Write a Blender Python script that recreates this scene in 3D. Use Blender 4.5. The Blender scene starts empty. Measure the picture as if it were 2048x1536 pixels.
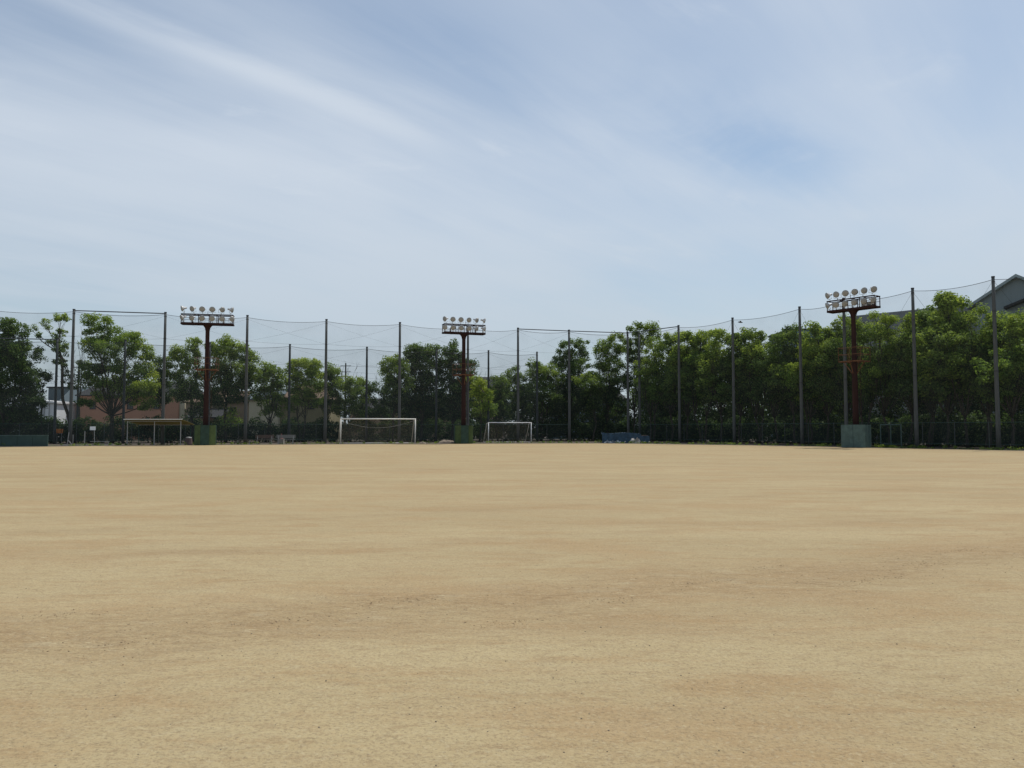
import bpy, math, random
import numpy as np
from mathutils import Vector, Matrix
R = math.radians
rnd = random.Random(7)
rng = np.random.default_rng(11)
scene = bpy.context.scene
col = bpy.context.collection

# ---------------------------------------------------------------- camera model
LENS = 28.0
F = LENS / 36 * 2048
PITCH = math.atan(89 / F)
EYE = 1.5
def ray(px, py):
    a = (px - 1024) / F; b = (768 - py) / F
    return Vector((a, math.cos(PITCH) - b * math.sin(PITCH), math.sin(PITCH) + b * math.cos(PITCH)))
def at(px, py, Y):
    d = ray(px, py); return Vector((0, 0, EYE)) + d * (Y / d.y)
def at_h(px, py, h):
    d = ray(px, py); return Vector((0, 0, EYE)) + d * ((h - EYE) / d.z)
def gx(px, Y): return at(px, 857, Y).x
def ground(px, py): return at_h(px, py, 0)
def lerp(tab, x):
    if x <= tab[0][0]: a, b = tab[0], tab[1]
    elif x >= tab[-1][0]: a, b = tab[-2], tab[-1]
    else:
        for a, b in zip(tab, tab[1:]):
            if a[0] <= x <= b[0]: break
    return a[1] + (b[1] - a[1]) * (x - a[0]) / (b[0] - a[0])

# ---------------------------------------------------------------- materials
def mat(name, color, rough=0.8, metal=0.0, var=0.0, vscale=2.0, bump=0.0, spec=0.3, streak=None):
    m = bpy.data.materials.new(name); m.use_nodes = True
    nt = m.node_tree; b = nt.nodes['Principled BSDF']
    b.inputs['Base Color'].default_value = (*color, 1)
    b.inputs['Roughness'].default_value = rough
    b.inputs['Metallic'].default_value = metal
    b.inputs['Specular IOR Level'].default_value = spec
    if var or bump:
        tc = nt.nodes.new('ShaderNodeTexCoord'); mp = nt.nodes.new('ShaderNodeMapping')
        nt.links.new(tc.outputs['Object'], mp.inputs[0])
        mp.inputs['Scale'].default_value = streak or (1, 1, 1)
        n = nt.nodes.new('ShaderNodeTexNoise'); n.inputs['Scale'].default_value = vscale
        n.inputs['Detail'].default_value = 6; n.inputs['Roughness'].default_value = .65
        nt.links.new(mp.outputs[0], n.inputs['Vector'])
        if var:
            r = nt.nodes.new('ShaderNodeValToRGB')
            r.color_ramp.elements[0].position = .3; r.color_ramp.elements[1].position = .7
            r.color_ramp.elements[0].color = (*[c * (1 - var) for c in color], 1)
            r.color_ramp.elements[1].color = (*[min(1, c * (1 + var)) for c in color], 1)
            nt.links.new(n.outputs[0], r.inputs[0]); nt.links.new(r.outputs[0], b.inputs['Base Color'])
        if bump:
            bp = nt.nodes.new('ShaderNodeBump'); bp.inputs['Strength'].default_value = bump
            nt.links.new(n.outputs[0], bp.inputs['Height']); nt.links.new(bp.outputs[0], b.inputs['Normal'])
    return m

def net_mat(name, color, cover):
    m = bpy.data.materials.new(name); m.use_nodes = True
    nt = m.node_tree; nt.nodes.clear()
    o = nt.nodes.new('ShaderNodeOutputMaterial'); mx = nt.nodes.new('ShaderNodeMixShader')
    t = nt.nodes.new('ShaderNodeBsdfTransparent'); d = nt.nodes.new('ShaderNodeBsdfDiffuse')
    d.inputs[0].default_value = (*color, 1)
    tc = nt.nodes.new('ShaderNodeTexCoord'); n = nt.nodes.new('ShaderNodeTexNoise')
    n.inputs['Scale'].default_value = .6; n.inputs['Detail'].default_value = 3
    mr = nt.nodes.new('ShaderNodeMapRange'); mr.inputs[1].default_value = .3; mr.inputs[2].default_value = .7
    mr.inputs[3].default_value = cover * .75; mr.inputs[4].default_value = cover * 1.25
    nt.links.new(tc.outputs['Object'], n.inputs['Vector']); nt.links.new(n.outputs[0], mr.inputs[0])
    nt.links.new(mr.outputs[0], mx.inputs[0]); nt.links.new(t.outputs[0], mx.inputs[1]); nt.links.new(d.outputs[0], mx.inputs[2])
    nt.links.new(mx.outputs[0], o.inputs[0])
    return m

def leaf_mat(name, dark, mid, lime, transl=.38):
    m = bpy.data.materials.new(name); m.use_nodes = True
    nt = m.node_tree; nt.nodes.clear()
    o = nt.nodes.new('ShaderNodeOutputMaterial')
    at_ = nt.nodes.new('ShaderNodeAttribute'); at_.attribute_name = 'tint'
    r = nt.nodes.new('ShaderNodeValToRGB'); e = r.color_ramp.elements
    e[0].position = 0; e[0].color = (*dark, 1); e[1].position = 1; e[1].color = (*lime, 1)
    k = e.new(.5); k.color = (*mid, 1)
    nt.links.new(at_.outputs['Fac'], r.inputs[0])
    d = nt.nodes.new('ShaderNodeBsdfDiffuse'); t = nt.nodes.new('ShaderNodeBsdfTranslucent')
    hs = nt.nodes.new('ShaderNodeHueSaturation'); hs.inputs['Hue'].default_value = .488; hs.inputs['Value'].default_value = 1.25
    nt.links.new(r.outputs[0], hs.inputs['Color'])
    nt.links.new(r.outputs[0], d.inputs[0]); nt.links.new(hs.outputs[0], t.inputs[0])
    mx = nt.nodes.new('ShaderNodeMixShader'); mx.inputs[0].default_value = transl
    nt.links.new(d.outputs[0], mx.inputs[1]); nt.links.new(t.outputs[0], mx.inputs[2])
    g = nt.nodes.new('ShaderNodeBsdfGlossy'); g.inputs['Roughness'].default_value = .5; g.inputs[0].default_value = (.8, .85, .8, 1)
    m2 = nt.nodes.new('ShaderNodeMixShader'); m2.inputs[0].default_value = .015
    nt.links.new(mx.outputs[0], m2.inputs[1]); nt.links.new(g.outputs[0], m2.inputs[2])
    nt.links.new(m2.outputs[0], o.inputs[0])
    return m

M = {}
M['concrete'] = mat('weathered_concrete', (.086, .092, .090), .85, var=.25, vscale=3, streak=(4, 4, .5))
M['dark_pole'] = mat('dark_concrete', (.04, .047, .05), .8, var=.25, vscale=3, streak=(4, 4, .5))
M['cap'] = mat('pole_cap', (.05, .05, .055), .6)
M['cable'] = mat('steel_cable', (.045, .05, .055), .6)
M['rail'] = mat('rail_pipe', (.07, .08, .09), .5)
M['maroon'] = mat('maroon_paint', (.036, .018, .016), .8, var=.3, vscale=2.5, streak=(3, 3, .4), spec=.15)
M['rust'] = mat('rusty_orange_paint', (.13, .062, .03), .85, var=.35, vscale=6)
M['lamp_shell'] = mat('lamp_shell', (.47, .47, .46), .45, metal=.2, var=.1, vscale=9)
M['lamp_glass'] = mat('lamp_glass', (.33, .33, .31), .35, var=.2, vscale=9, spec=.5)
M['ballast'] = mat('ballast_grey', (.20, .195, .18), .6)
M['pad_olive'] = mat('pad_olive_vinyl', (.050, .080, .026), .6, var=.35, vscale=2.2)
M['pad_teal'] = mat('pad_bluegreen_vinyl', (.026, .058, .043), .6, var=.35, vscale=2.2)
M['pad_grey_teal'] = mat('pad_greyteal', (.075, .12, .11), .65, var=.3, vscale=3)
M['pad_seam'] = mat('pad_seam', (.02, .035, .03), .8)
M['wall_teal'] = mat('teal_wall_paint', (.035, .066, .062), .75, var=.2, vscale=1.5)
M['white_paint'] = mat('white_paint', (.72, .70, .64), .45, var=.08, vscale=4)
M['white_cool'] = mat('white_enamel', (.8, .8, .79), .4, var=.05, vscale=4)
M['alu'] = mat('galvanised', (.33, .33, .32), .5, metal=.3, var=.15, vscale=6)
M['fence_metal'] = mat('fence_metal', (.055, .064, .062), .6, var=.2, vscale=4)
M['fence_green'] = mat('fence_green', (.03, .07, .055), .6)
M['bark'] = mat('bark', (.055, .045, .036), .95, var=.35, vscale=5, bump=.4)
M['bark_pale'] = mat('bark_pale', (.11, .095, .08), .95, var=.35, vscale=5)
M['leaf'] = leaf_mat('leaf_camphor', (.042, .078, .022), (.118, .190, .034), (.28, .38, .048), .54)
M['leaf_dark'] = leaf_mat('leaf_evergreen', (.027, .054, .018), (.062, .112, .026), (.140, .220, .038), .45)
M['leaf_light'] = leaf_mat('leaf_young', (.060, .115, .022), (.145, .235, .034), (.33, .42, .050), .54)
M['net'] = net_mat('knotted_net', (.12, .14, .13), .13)
M['goal_net'] = net_mat('goal_netting', (.42, .37, .28), .10)
M['mesh'] = net_mat('chain_link', (.014, .022, .02), .32)
M['bench'] = mat('bench_wood', (.12, .085, .07), .8, var=.3, vscale=8)
M['roof_sheet'] = mat('yellowed_roof_sheet', (.30, .27, .13), .6, var=.25, vscale=2)
_n = M['roof_sheet'].node_tree; _t = _n.nodes.new('ShaderNodeBsdfTranslucent'); _t.inputs[0].default_value = (.20, .175, .075, 1)
_x = _n.nodes.new('ShaderNodeMixShader'); _x.inputs[0].default_value = .45
_n.links.new(_n.nodes['Principled BSDF'].outputs[0], _x.inputs[1]); _n.links.new(_t.outputs[0], _x.inputs[2]); _n.links.new(_x.outputs[0], _n.nodes['Material Output'].inputs[0])
M['blue_tarp'] = mat('blue_tarp', (.035, .070, .105), .6, var=.35, vscale=3, bump=.5)
M['pale_cloth'] = mat('pale_sheeting', (.50, .47, .43), .7, var=.3, vscale=4)
M['orange'] = mat('orange_plastic', (.42, .15, .035), .6)
M['terracotta'] = mat('terracotta_render', (.50, .27, .18), .9, var=.08, vscale=.6)
M['cream'] = mat('cream_render', (.62, .57, .42), .9, var=.06, vscale=.6)
M['olive_wall'] = mat('ochre_render', (.24, .21, .12), .9, var=.1, vscale=.6)
M['tan_wall'] = mat('tan_render', (.33, .245, .17), .9, var=.1, vscale=.6)
M['roof_dark'] = mat('dark_roof_tiles', (.035, .036, .038), .9, var=.2, vscale=6, streak=(1, 6, 6))
M['roof_brown'] = mat('brown_roof_tiles', (.18, .12, .085), .8, var=.2, vscale=6)
M['roof_blue'] = mat('blue_grey_roof', (.11, .14, .155), .9, var=.12, vscale=3, streak=(1, 1, 8))
M['shed_white'] = mat('white_cladding', (.80, .83, .85), .6, var=.05, vscale=3, streak=(8, 1, .2))
M['grey_wall'] = mat('grey_render', (.20, .20, .20), .8, var=.1, vscale=1)
M['glass'] = mat('window_glass', (.025, .028, .03), .15, spec=.6)
M['frame'] = mat('window_frame', (.06, .045, .045), .6)
M['hall_wall'] = mat('hall_cladding', (.21, .25, .255), .6, var=.06, vscale=1, streak=(10, 10, .1))
M['hall_grey'] = mat('hall_pale_cladding', (.22, .225, .225), .7, var=.06, vscale=1, streak=(10, 10, .1))
M['hall_trim'] = mat('hall_roof_trim', (.30, .36, .36), .5, var=.1, vscale=2)
M['blue_wall'] = mat('pale_blue_wall', (.20, .26, .33), .8, var=.1, vscale=1)
M['red_dull'] = mat('dull_red_plastic', (.22, .07, .06), .6)
M['sand_pile'] = mat('heaped_soil', (.19, .155, .12), .95, var=.3, vscale=4, bump=.6)
M['stone'] = mat('pebble_stone', (.20, .165, .115), .9, var=.5, vscale=30)
M['clod'] = mat('soil_clod', (.27, .195, .115), .95, var=.35, vscale=30)
M['bird'] = mat('dark_feathers', (.04, .04, .045), .8)
M['kerb'] = mat('kerb_concrete', (.34, .32, .28), .9, var=.2, vscale=4)

# ---------------------------------------------------------------- mesh builder
class MB:
    def __init__(s): s.v = []; s.f = []
    def add(s, vs, fs):
        o = len(s.v); s.v += [Vector(v) for v in vs]; s.f += [tuple(i + o for i in f) for f in fs]; return s
    def box(s, c, size, rz=0.0, mtx=None):
        hx, hy, hz = [k / 2 for k in size]
        P = [Vector((x, y, z)) for z in (-hz, hz) for x, y in ((-hx, -hy), (hx, -hy), (hx, hy), (-hx, hy))]
        m = mtx or Matrix.Rotation(rz, 3, 'Z')
        c = Vector(c)
        return s.add([c + m @ p for p in P], [(3, 2, 1, 0), (4, 5, 6, 7), (0, 1, 5, 4), (1, 2, 6, 5), (2, 3, 7, 6), (3, 0, 4, 7)])
    def bar(s, a, b, w, h):
        a, b = Vector(a), Vector(b); d = (b - a); L = d.length; d.normalize()
        q = d.to_track_quat('X', 'Z').to_matrix()
        return s.box((a + b) / 2, (L, w, h), mtx=q)
    def tube(s, pts, rad, n=8, cap=True):
        pts = [Vector(p) for p in pts]
        if not isinstance(rad, (list, tuple)): rad = [rad] * len(pts)
        vs = []; fs = []
        for i, p in enumerate(pts):
            d = (pts[min(i + 1, len(pts) - 1)] - pts[max(i - 1, 0)]).normalized()
            up = Vector((0, 0, 1)) if abs(d.z) < .9 else Vector((1, 0, 0))
            u = d.cross(up).normalized(); w = d.cross(u)
            for k in range(n):
                a = 2 * math.pi * k / n
                vs.append(p + (u * math.cos(a) + w * math.sin(a)) * rad[i])
        for i in range(len(pts) - 1):
            for k in range(n):
                fs.append((i * n + k, i * n + (k + 1) % n, (i + 1) * n + (k + 1) % n, (i + 1) * n + k))
        if cap:
            fs.append(tuple(range(n))[::-1]); fs.append(tuple((len(pts) - 1) * n + k for k in range(n)))
        return s.add(vs, fs)
    def lathe(s, prof, mtx, n=20, cap=True):
        vs = []; fs = []
        for r, h in prof:
            for k in range(n):
                a = 2 * math.pi * k / n
                vs.append(mtx @ Vector((r * math.cos(a), h, r * math.sin(a))))
        for i in range(len(prof) - 1):
            for k in range(n):
                fs.append((i * n + k, (i + 1) * n + k, (i + 1) * n + (k + 1) % n, i * n + (k + 1) % n))
        if cap:
            fs.append(tuple(range(n))); fs.append(tuple((len(prof) - 1) * n + k for k in range(n))[::-1])
        return s.add(vs, fs)
    def prism(s, poly, y0, y1):        # polygon in XZ extruded in Y
        n = len(poly)
        vs = [Vector((x, y0, z)) for x, z in poly] + [Vector((x, y1, z)) for x, z in poly]
        fs = [tuple(range(n)), tuple(range(n, 2 * n))[::-1]] + [(i, i + n, (i + 1) % n + n, (i + 1) % n) for i in range(n)]
        return s.add(vs, fs)
    def xform(s, m, i0=0):
        for i in range(i0, len(s.v)): s.v[i] = m @ s.v[i]
        return s
    def build(s, name, m, parent=None, smooth=False):
        org = ORG.get(parent.name, Vector()) if parent else Vector()
        me = bpy.data.meshes.new(name)
        if not parent:
            xs = [v.x for v in s.v]; ys = [v.y for v in s.v]; zs = [v.z for v in s.v]
            org = Vector(((min(xs) + max(xs)) / 2, (min(ys) + max(ys)) / 2, min(zs)))
        me.from_pydata([tuple(v - org) for v in s.v], [], s.f); me.update()
        me.materials.append(m)
        if smooth: me.polygons.foreach_set('use_smooth', [True] * len(me.polygons))
        o = bpy.data.objects.new(name, me); col.objects.link(o)
        ORG[o.name] = org
        if parent: o.parent = parent
        else: o.location = org
        return o
ORG = {}
def tag(o, label=None, cat=None, group=None, kind=None):
    if label: o['label'] = label
    if cat: o['category'] = cat
    if group: o['group'] = group
    if kind: o['kind'] = kind
    return o
def thing(name, label, cat, loc, group=None):
    o = bpy.data.objects.new(name, None); col.objects.link(o); o.location = loc; o.empty_display_size = .3
    ORG[o.name] = Vector(loc)
    return tag(o, label, cat, group)

# ---------------------------------------------------------------- foliage
def leaf_mesh(name, centers, radii, per, size, tints, material, parent, flat=.75, up=.5, droop=0.0):
    """clusters of small pointed leaves: one mesh"""
    N = len(centers)
    C = np.repeat(np.array(centers), per, 0); Rr = np.repeat(np.array(radii), per)[:, None]
    T = np.repeat(np.array(tints), per)
    n = len(C)
    d = rng.normal(size=(n, 3)); d /= np.linalg.norm(d, axis=1)[:, None]
    rad = rng.uniform(.05, 1.0, (n, 1)) ** .5
    P = C + d * rad * Rr * np.array([1, 1, flat])
    nor = d * .6 + rng.normal(size=(n, 3)) * .55 + np.array([0, 0, up]); nor /= np.linalg.norm(nor, axis=1)[:, None]
    a = np.cross(nor, rng.normal(size=(n, 3))); a /= np.linalg.norm(a, axis=1)[:, None] + 1e-9
    b = np.cross(nor, a)
    L = size * rng.uniform(.6, 1.25, (n, 1)) * .5; W = L * rng.uniform(.45, .75, (n, 1))
    V = np.stack([P - a * L, P - b * W + nor * W * .25, P + a * L, P + b * W + nor * W * .25], 1).reshape(-1, 3)
    org = np.array(ORG[parent.name]) if parent else np.array([V[:, 0].mean(), V[:, 1].mean(), 0.0])
    V = V - org
    me = bpy.data.meshes.new(name)
    me.vertices.add(n * 4); me.vertices.foreach_set('co', V.astype(np.float32).ravel())
    me.loops.add(n * 4); me.loops.foreach_set('vertex_index', np.arange(n * 4, dtype=np.int32))
    me.polygons.add(n); me.polygons.foreach_set('loop_start', np.arange(0, n * 4, 4, dtype=np.int32))
    me.polygons.foreach_set('loop_total', np.full(n, 4, dtype=np.int32))
    me.update(calc_edges=True)
    at_ = me.attributes.new('tint', 'FLOAT', 'FACE')
    t = np.clip(T + rng.normal(size=n) * .10, 0, 1)
    at_.data.foreach_set('value', t.astype(np.float32))
    me.materials.append(material)
    o = bpy.data.objects.new(name, me); col.objects.link(o)
    ORG[o.name] = Vector(org)
    if parent: o.parent = parent
    else: o.location = Vector(org)
    return o

def subclumps(c, r, dens, tint, rs=(.36, .75)):
    s = r[0] * r[1] + r[1] * r[2] + r[0] * r[2]
    n = max(3, int(3.3 * s * dens))
    d = rng.normal(size=(n, 3)); d /= np.linalg.norm(d, axis=1)[:, None]
    q = rng.uniform(.25, 1, (n, 1)) ** .5
    P = np.array(c) + d * q * np.array(r) * .9
    k = rng.uniform(rs[0], rs[1], n)
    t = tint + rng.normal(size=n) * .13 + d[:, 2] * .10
    return P, k, t

def limb(mb, a, b, r0, r1, n=5, wob=.12, seg=5):
    a, b = Vector(a), Vector(b); L = (b - a).length
    pts = []
    o = Vector((rnd.uniform(-1, 1), rnd.uniform(-1, 1), rnd.uniform(-.3, .3))) * wob * L
    for i in range(seg + 1):
        t = i / seg
        p = a.lerp(b, t) + o * math.sin(math.pi * t) + Vector((rnd.uniform(-1, 1), rnd.uniform(-1, 1), 0)) * .02 * L * (0 < i < seg)
        pts.append(p)
    mb.tube(pts, [r0 + (r1 - r0) * i / seg for i in range(seg + 1)], n)
    return pts

def tree(px, Y, blobs, label, trunk=((None, 800),), fork=.5, r=.16, dens=1.0, m='leaf', tint=.45, size=.20, per=92,
         cat='tree', name='broadleaf_tree', group=None, top_light=.25, bark='bark', stems=1, rs=(.36, .75), fork_px=None):
    """blobs: (px, py, rx_px, ry_px[, dens[, tint]]) leaf masses given where the photo shows them, placed at depth Y"""
    base = Vector((gx(px, Y), Y, 0))
    root = thing(name, label, cat, base, group)
    sc = Y / F
    P = []; K = []; T = []; cs = []
    tops = [b[1] for b in blobs]; lo, hi = max(tops), min(tops)
    for b in blobs:
        rx, rz = b[2] * sc * 1.15 + .10, b[3] * sc * 1.15 + .10
        ry = min(max(rx, rz), 2.2) * rnd.uniform(.8, 1.1)
        c = at(b[0], b[1], Y + rnd.uniform(-1.0, 1.0) * min(1.3, ry))
        h = (lo - b[1]) / max(1, lo - hi)
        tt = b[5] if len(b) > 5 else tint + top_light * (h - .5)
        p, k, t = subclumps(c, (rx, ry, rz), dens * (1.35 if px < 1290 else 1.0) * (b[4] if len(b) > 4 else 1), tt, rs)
        P.append(p); K.append(k); T.append(t); cs.append((c, max(rx, rz), p))
    mb = MB()
    z_low = min(c.z - rr for c, rr, _ in cs)
    for s in range(stems):
        off = Vector((rnd.uniform(-.35, .35), rnd.uniform(-.3, .3), 0)) * (s > 0)
        fk = at(fork_px[0], fork_px[1], Y) if (fork_px and s == 0) else Vector((base.x + rnd.uniform(-.4, .4), Y + rnd.uniform(-.3, .3), max(.8, z_low * fork + .9))) + off * 1.8
        tr = limb(mb, base + off - Vector((0, 0, .1)), fk, r * (1 if s == 0 else .75), r * .72 * (1 if s == 0 else .75), 8, .06, 6)
        for i, (c, rr, p) in enumerate(cs):
            if stems > 1 and i % stems != s: continue
            mid = fk.lerp(c, .95)
            rr0 = r * rnd.uniform(.28, .42)
            pts = limb(mb, fk, mid, rr0, .02, 5, .10, 6)
            nsub = min(len(p), 7)
            for j in rng.choice(len(p), nsub, replace=False):
                q = Vector(p[j]); a = pts[rnd.randint(3, 6)]
                limb(mb, a, q, .018, .006, 4, .08, 3)
    mb.build('trunk', M[bark], root, smooth=True)
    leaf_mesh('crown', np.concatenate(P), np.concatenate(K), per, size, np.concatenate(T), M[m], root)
    return root

# ================================================================ GROUND
def ground_node_setup(m):
    nt = m.node_tree; b = nt.nodes['Principled BSDF']; N = nt.nodes; Lk = nt.links
    geo = N.new('ShaderNodeNewGeometry')
    def mapping(scale, rot=0, loc=(0, 0, 0)):
        mp = N.new('ShaderNodeMapping'); mp.inputs['Scale'].default_value = scale; mp.inputs['Rotation'].default_value = (0, 0, rot)
        mp.inputs['Location'].default_value = loc
        Lk.new(geo.outputs['Position'], mp.inputs[0]); return mp
    def noise(mp, sc, det=5, ro=.6, dist=0):
        n = N.new('ShaderNodeTexNoise'); n.inputs['Scale'].default_value = sc; n.inputs['Detail'].default_value = det
        n.inputs['Roughness'].default_value = ro; n.inputs['Distortion'].default_value = dist
        Lk.new(mp.outputs[0], n.inputs['Vector']); return n.outputs[0]
    def rng_(src, a, b_, c=0, d=1, smooth=True):
        r = N.new('ShaderNodeMapRange'); r.interpolation_type = 'SMOOTHSTEP' if smooth else 'LINEAR'
        for i, v in enumerate((a, b_, c, d)): r.inputs[i + 1].default_value = v
        Lk.new(src, r.inputs[0]); return r.outputs[0]
    def math_(op, a, b_):
        x = N.new('ShaderNodeMath'); x.operation = op
        for i, v in enumerate((a, b_)):
            if isinstance(v, (int, float)): x.inputs[i].default_value = v
            else: Lk.new(v, x.inputs[i])
        return x.outputs[0]
    def mix(fac, a, b_, mode='MIX'):
        x = N.new('ShaderNodeMix'); x.data_type = 'RGBA'; x.blend_type = mode
        if isinstance(fac, (int, float)): x.inputs[0].default_value = fac
        else: Lk.new(fac, x.inputs[0])
        for i, v in ((6, a), (7, b_)):
            if isinstance(v, tuple): x.inputs[i].default_value = (*v, 1)
            else: Lk.new(v, x.inputs[i])
        return x.outputs[2]
    rot = R(-16)
    iso = mapping((1, 1, 1))
    long_ = mapping((.42, 1.4, 1), rot)
    far = mapping((.10, .42, 1), rot, (3, 1, 0))
    fine = mapping((1.0, 2.2, 1), rot)
    c = mix(rng_(noise(iso, .12, 4), .35, .65), (.375, .298, .165), (.342, .268, .147))
    c = mix(rng_(noise(far, 1.0, 4, .6), .42, .66, 0, .5), c, (.428, .346, .196))           # pale dusty drag marks
    c = mix(rng_(noise(far, 1.9, 6, .65, .5), .50, .70, 0, .55), c, (.290, .198, .102))      # reddish damp bands
    c = mix(rng_(noise(long_, 1.3, 7, .7, .6), .48, .66, 0, .60), c, (.315, .210, .102))     # scuffed patches
    c = mix(rng_(noise(long_, 2.7, 6, .7, .4), .52, .70, 0, .45), c, (.380, .318, .192))
    c = mix(rng_(noise(fine, 4.5, 7, .8, .3), .49, .64, 0, .50), c, (.265, .185, .100))
    c = mix(rng_(noise(mapping((1, 1.8, 1), rot, (5, 2, 0)), 7.0, 6, .8), .50, .68, 0, .40), c, (.400, .335, .205))
    c = mix(rng_(noise(mapping((.5, 1.0, 1), rot, (7, 3, 0)), .55, 6, .7, .4), .47, .64, 0, .55), c, (.335, .228, .116))
    # broad raked band crossing the foreground
    sx = N.new('ShaderNodeSeparateXYZ'); Lk.new(geo.outputs['Position'], sx.inputs[0])
    def band(y0, slope, curv, w):
        lin = math_('ADD', math_('MULTIPLY', sx.outputs[0], slope), y0)
        lin = math_('ADD', lin, math_('MULTIPLY', math_('MULTIPLY', sx.outputs[0], sx.outputs[0]), curv))
        wob = math_('MULTIPLY', math_('SUBTRACT', noise(iso, .45, 4), .5), 2.2 * w)
        dd = math_('ABSOLUTE', math_('SUBTRACT', math_('ADD', sx.outputs[1], wob), lin), 0)
        return rng_(dd, 0, w, 1, 0)
    bd = band(7.0, .36, .018, 1.35)
    bd2 = band(15.0, .5, 0, .5); bd3 = band(30, .3, 0, 1.6); bd4 = band(11.0, .33, 0, .45)
    rough_n = rng_(noise(fine, 3.4, 7, .75, .3), .46, .62)
    c = mix(math_('MULTIPLY', bd, .50), c, (.320, .228, .120))
    c = mix(math_('MULTIPLY', math_('MULTIPLY', bd, rough_n), .58), c, (.225, .150, .078))
    c = mix(math_('MULTIPLY', math_('MULTIPLY', bd, rng_(noise(fine, 1.7, 5, .6), .52, .70)), .55), c, (.43, .36, .222))
    crumb = mapping((1, 3.2, 1), rot, (2, 6, 0))
    cr = math_('MULTIPLY', rng_(noise(crumb, 9.0, 5, .75), .555, .625), rng_(noise(crumb, 1.3, 4, .6), .47, .60))
    c = mix(math_('MULTIPLY', math_('MULTIPLY', bd, cr), .62), c, (.185, .112, .052))
    c = mix(math_('MULTIPLY', math_('MULTIPLY', cr, rng_(noise(iso, .5, 3), .50, .66)), .42), c, (.190, .130, .070))
    hl = math_('MULTIPLY', rng_(noise(crumb, 6.0, 5, .7), .585, .65), rng_(noise(crumb, 1.1, 3, .6), .45, .58))
    c = mix(math_('MULTIPLY', math_('MULTIPLY', bd, hl), .75), c, (.50, .42, .265))
    for q, k in ((bd2, .3), (bd3, .25), (bd4, .28)):
        c = mix(math_('MULTIPLY', math_('MULTIPLY', q, rng_(noise(long_, 1.1, 4), .4, .6)), k), c, (.245, .165, .088))
    # grit
    g1 = rng_(noise(iso, 55, 3, .7), .48, .68); c = mix(math_('MULTIPLY', g1, .62), c, (.20, .15, .088))
    g2 = rng_(noise(iso, 22, 4, .85), .53, .70); c = mix(math_('MULTIPLY', g2, .58), c, (.205, .148, .085))
    g3 = rng_(noise(mapping((1, 1, 1), 0, (9, 4, 0)), 38, 3, .7), .52, .70); c = mix(math_('MULTIPLY', g3, .40), c, (.45, .385, .25))
    vor = N.new('ShaderNodeTexVoronoi'); vor.inputs['Scale'].default_value = 14; Lk.new(iso.outputs[0], vor.inputs['Vector'])
    sp = rng_(vor.outputs['Distance'], .07, .13, 1, 0)
    sp = math_('MULTIPLY', sp, rng_(noise(iso, 1.1, 4), .45, .6)); c = mix(math_('MULTIPLY', sp, .6), c, (.17, .125, .08))
    Lk.new(c, b.inputs['Base Color']); b.inputs['Roughness'].default_value = .95; b.inputs['Specular IOR Level'].default_value = .15
    h = math_('ADD', math_('MULTIPLY', noise(iso, 30, 5, .7), .012), math_('MULTIPLY', noise(fine, 2.6, 6, .7), .03))
    h = math_('ADD', h, math_('MULTIPLY', math_('MULTIPLY', bd, noise(fine, 5, 5, .7)), .035))
    bp = N.new('ShaderNodeBump'); bp.inputs['Strength'].default_value = .8; bp.inputs['Distance'].default_value = 1.0
    Lk.new(h, bp.inputs['Height']); Lk.new(bp.outputs[0], b.inputs['Normal'])

earth = mat('dark_earth', (.085, .070, .052), .95, var=.4, vscale=.8, bump=.4)
sand = mat('raked_sand', (.4, .31, .18), .95); ground_node_setup(sand)
g = MB().add([(-1500, -600, 0), (1500, -600, 0), (1500, 2500, 0), (-1500, 2500, 0)], [(0, 1, 2, 3)]).build('ground', earth)
tag(g, kind='structure')
edge_px = [(-700, 905), (-200, 897), (0, 894.6), (150, 892.6), (250, 891.8), (400, 890.6), (500, 889.8), (650, 888.8), (800, 888.2), (950, 887.6), (1100, 887.0),
           (1200, 887.0), (1280, 887.8), (1350, 889.0), (1420, 890.0), (1500, 891.0), (1650, 893.8), (1750, 896.2), (1800, 897), (1900, 899), (2048, 902), (2300, 908)]
poly = [ground(x, y) for x, y in edge_px]
# denser, slightly ragged far edge
pts = []
for a, b in zip(poly, poly[1:]):
    n = 14
    for i in range(n):
        p = a.lerp(b, i / n); p.y += rnd.uniform(-.25, .25); pts.append(p)
pts.append(poly[-1])
far_pts = [(p.x, p.y, .006) for p in pts]
vs = far_pts + [(70, -60, .006), (-70, -60, .006)]
field = MB().add(vs, [tuple(range(len(vs)))[::-1]]).build('sports_field', sand)
tag(field, kind='structure')

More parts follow.
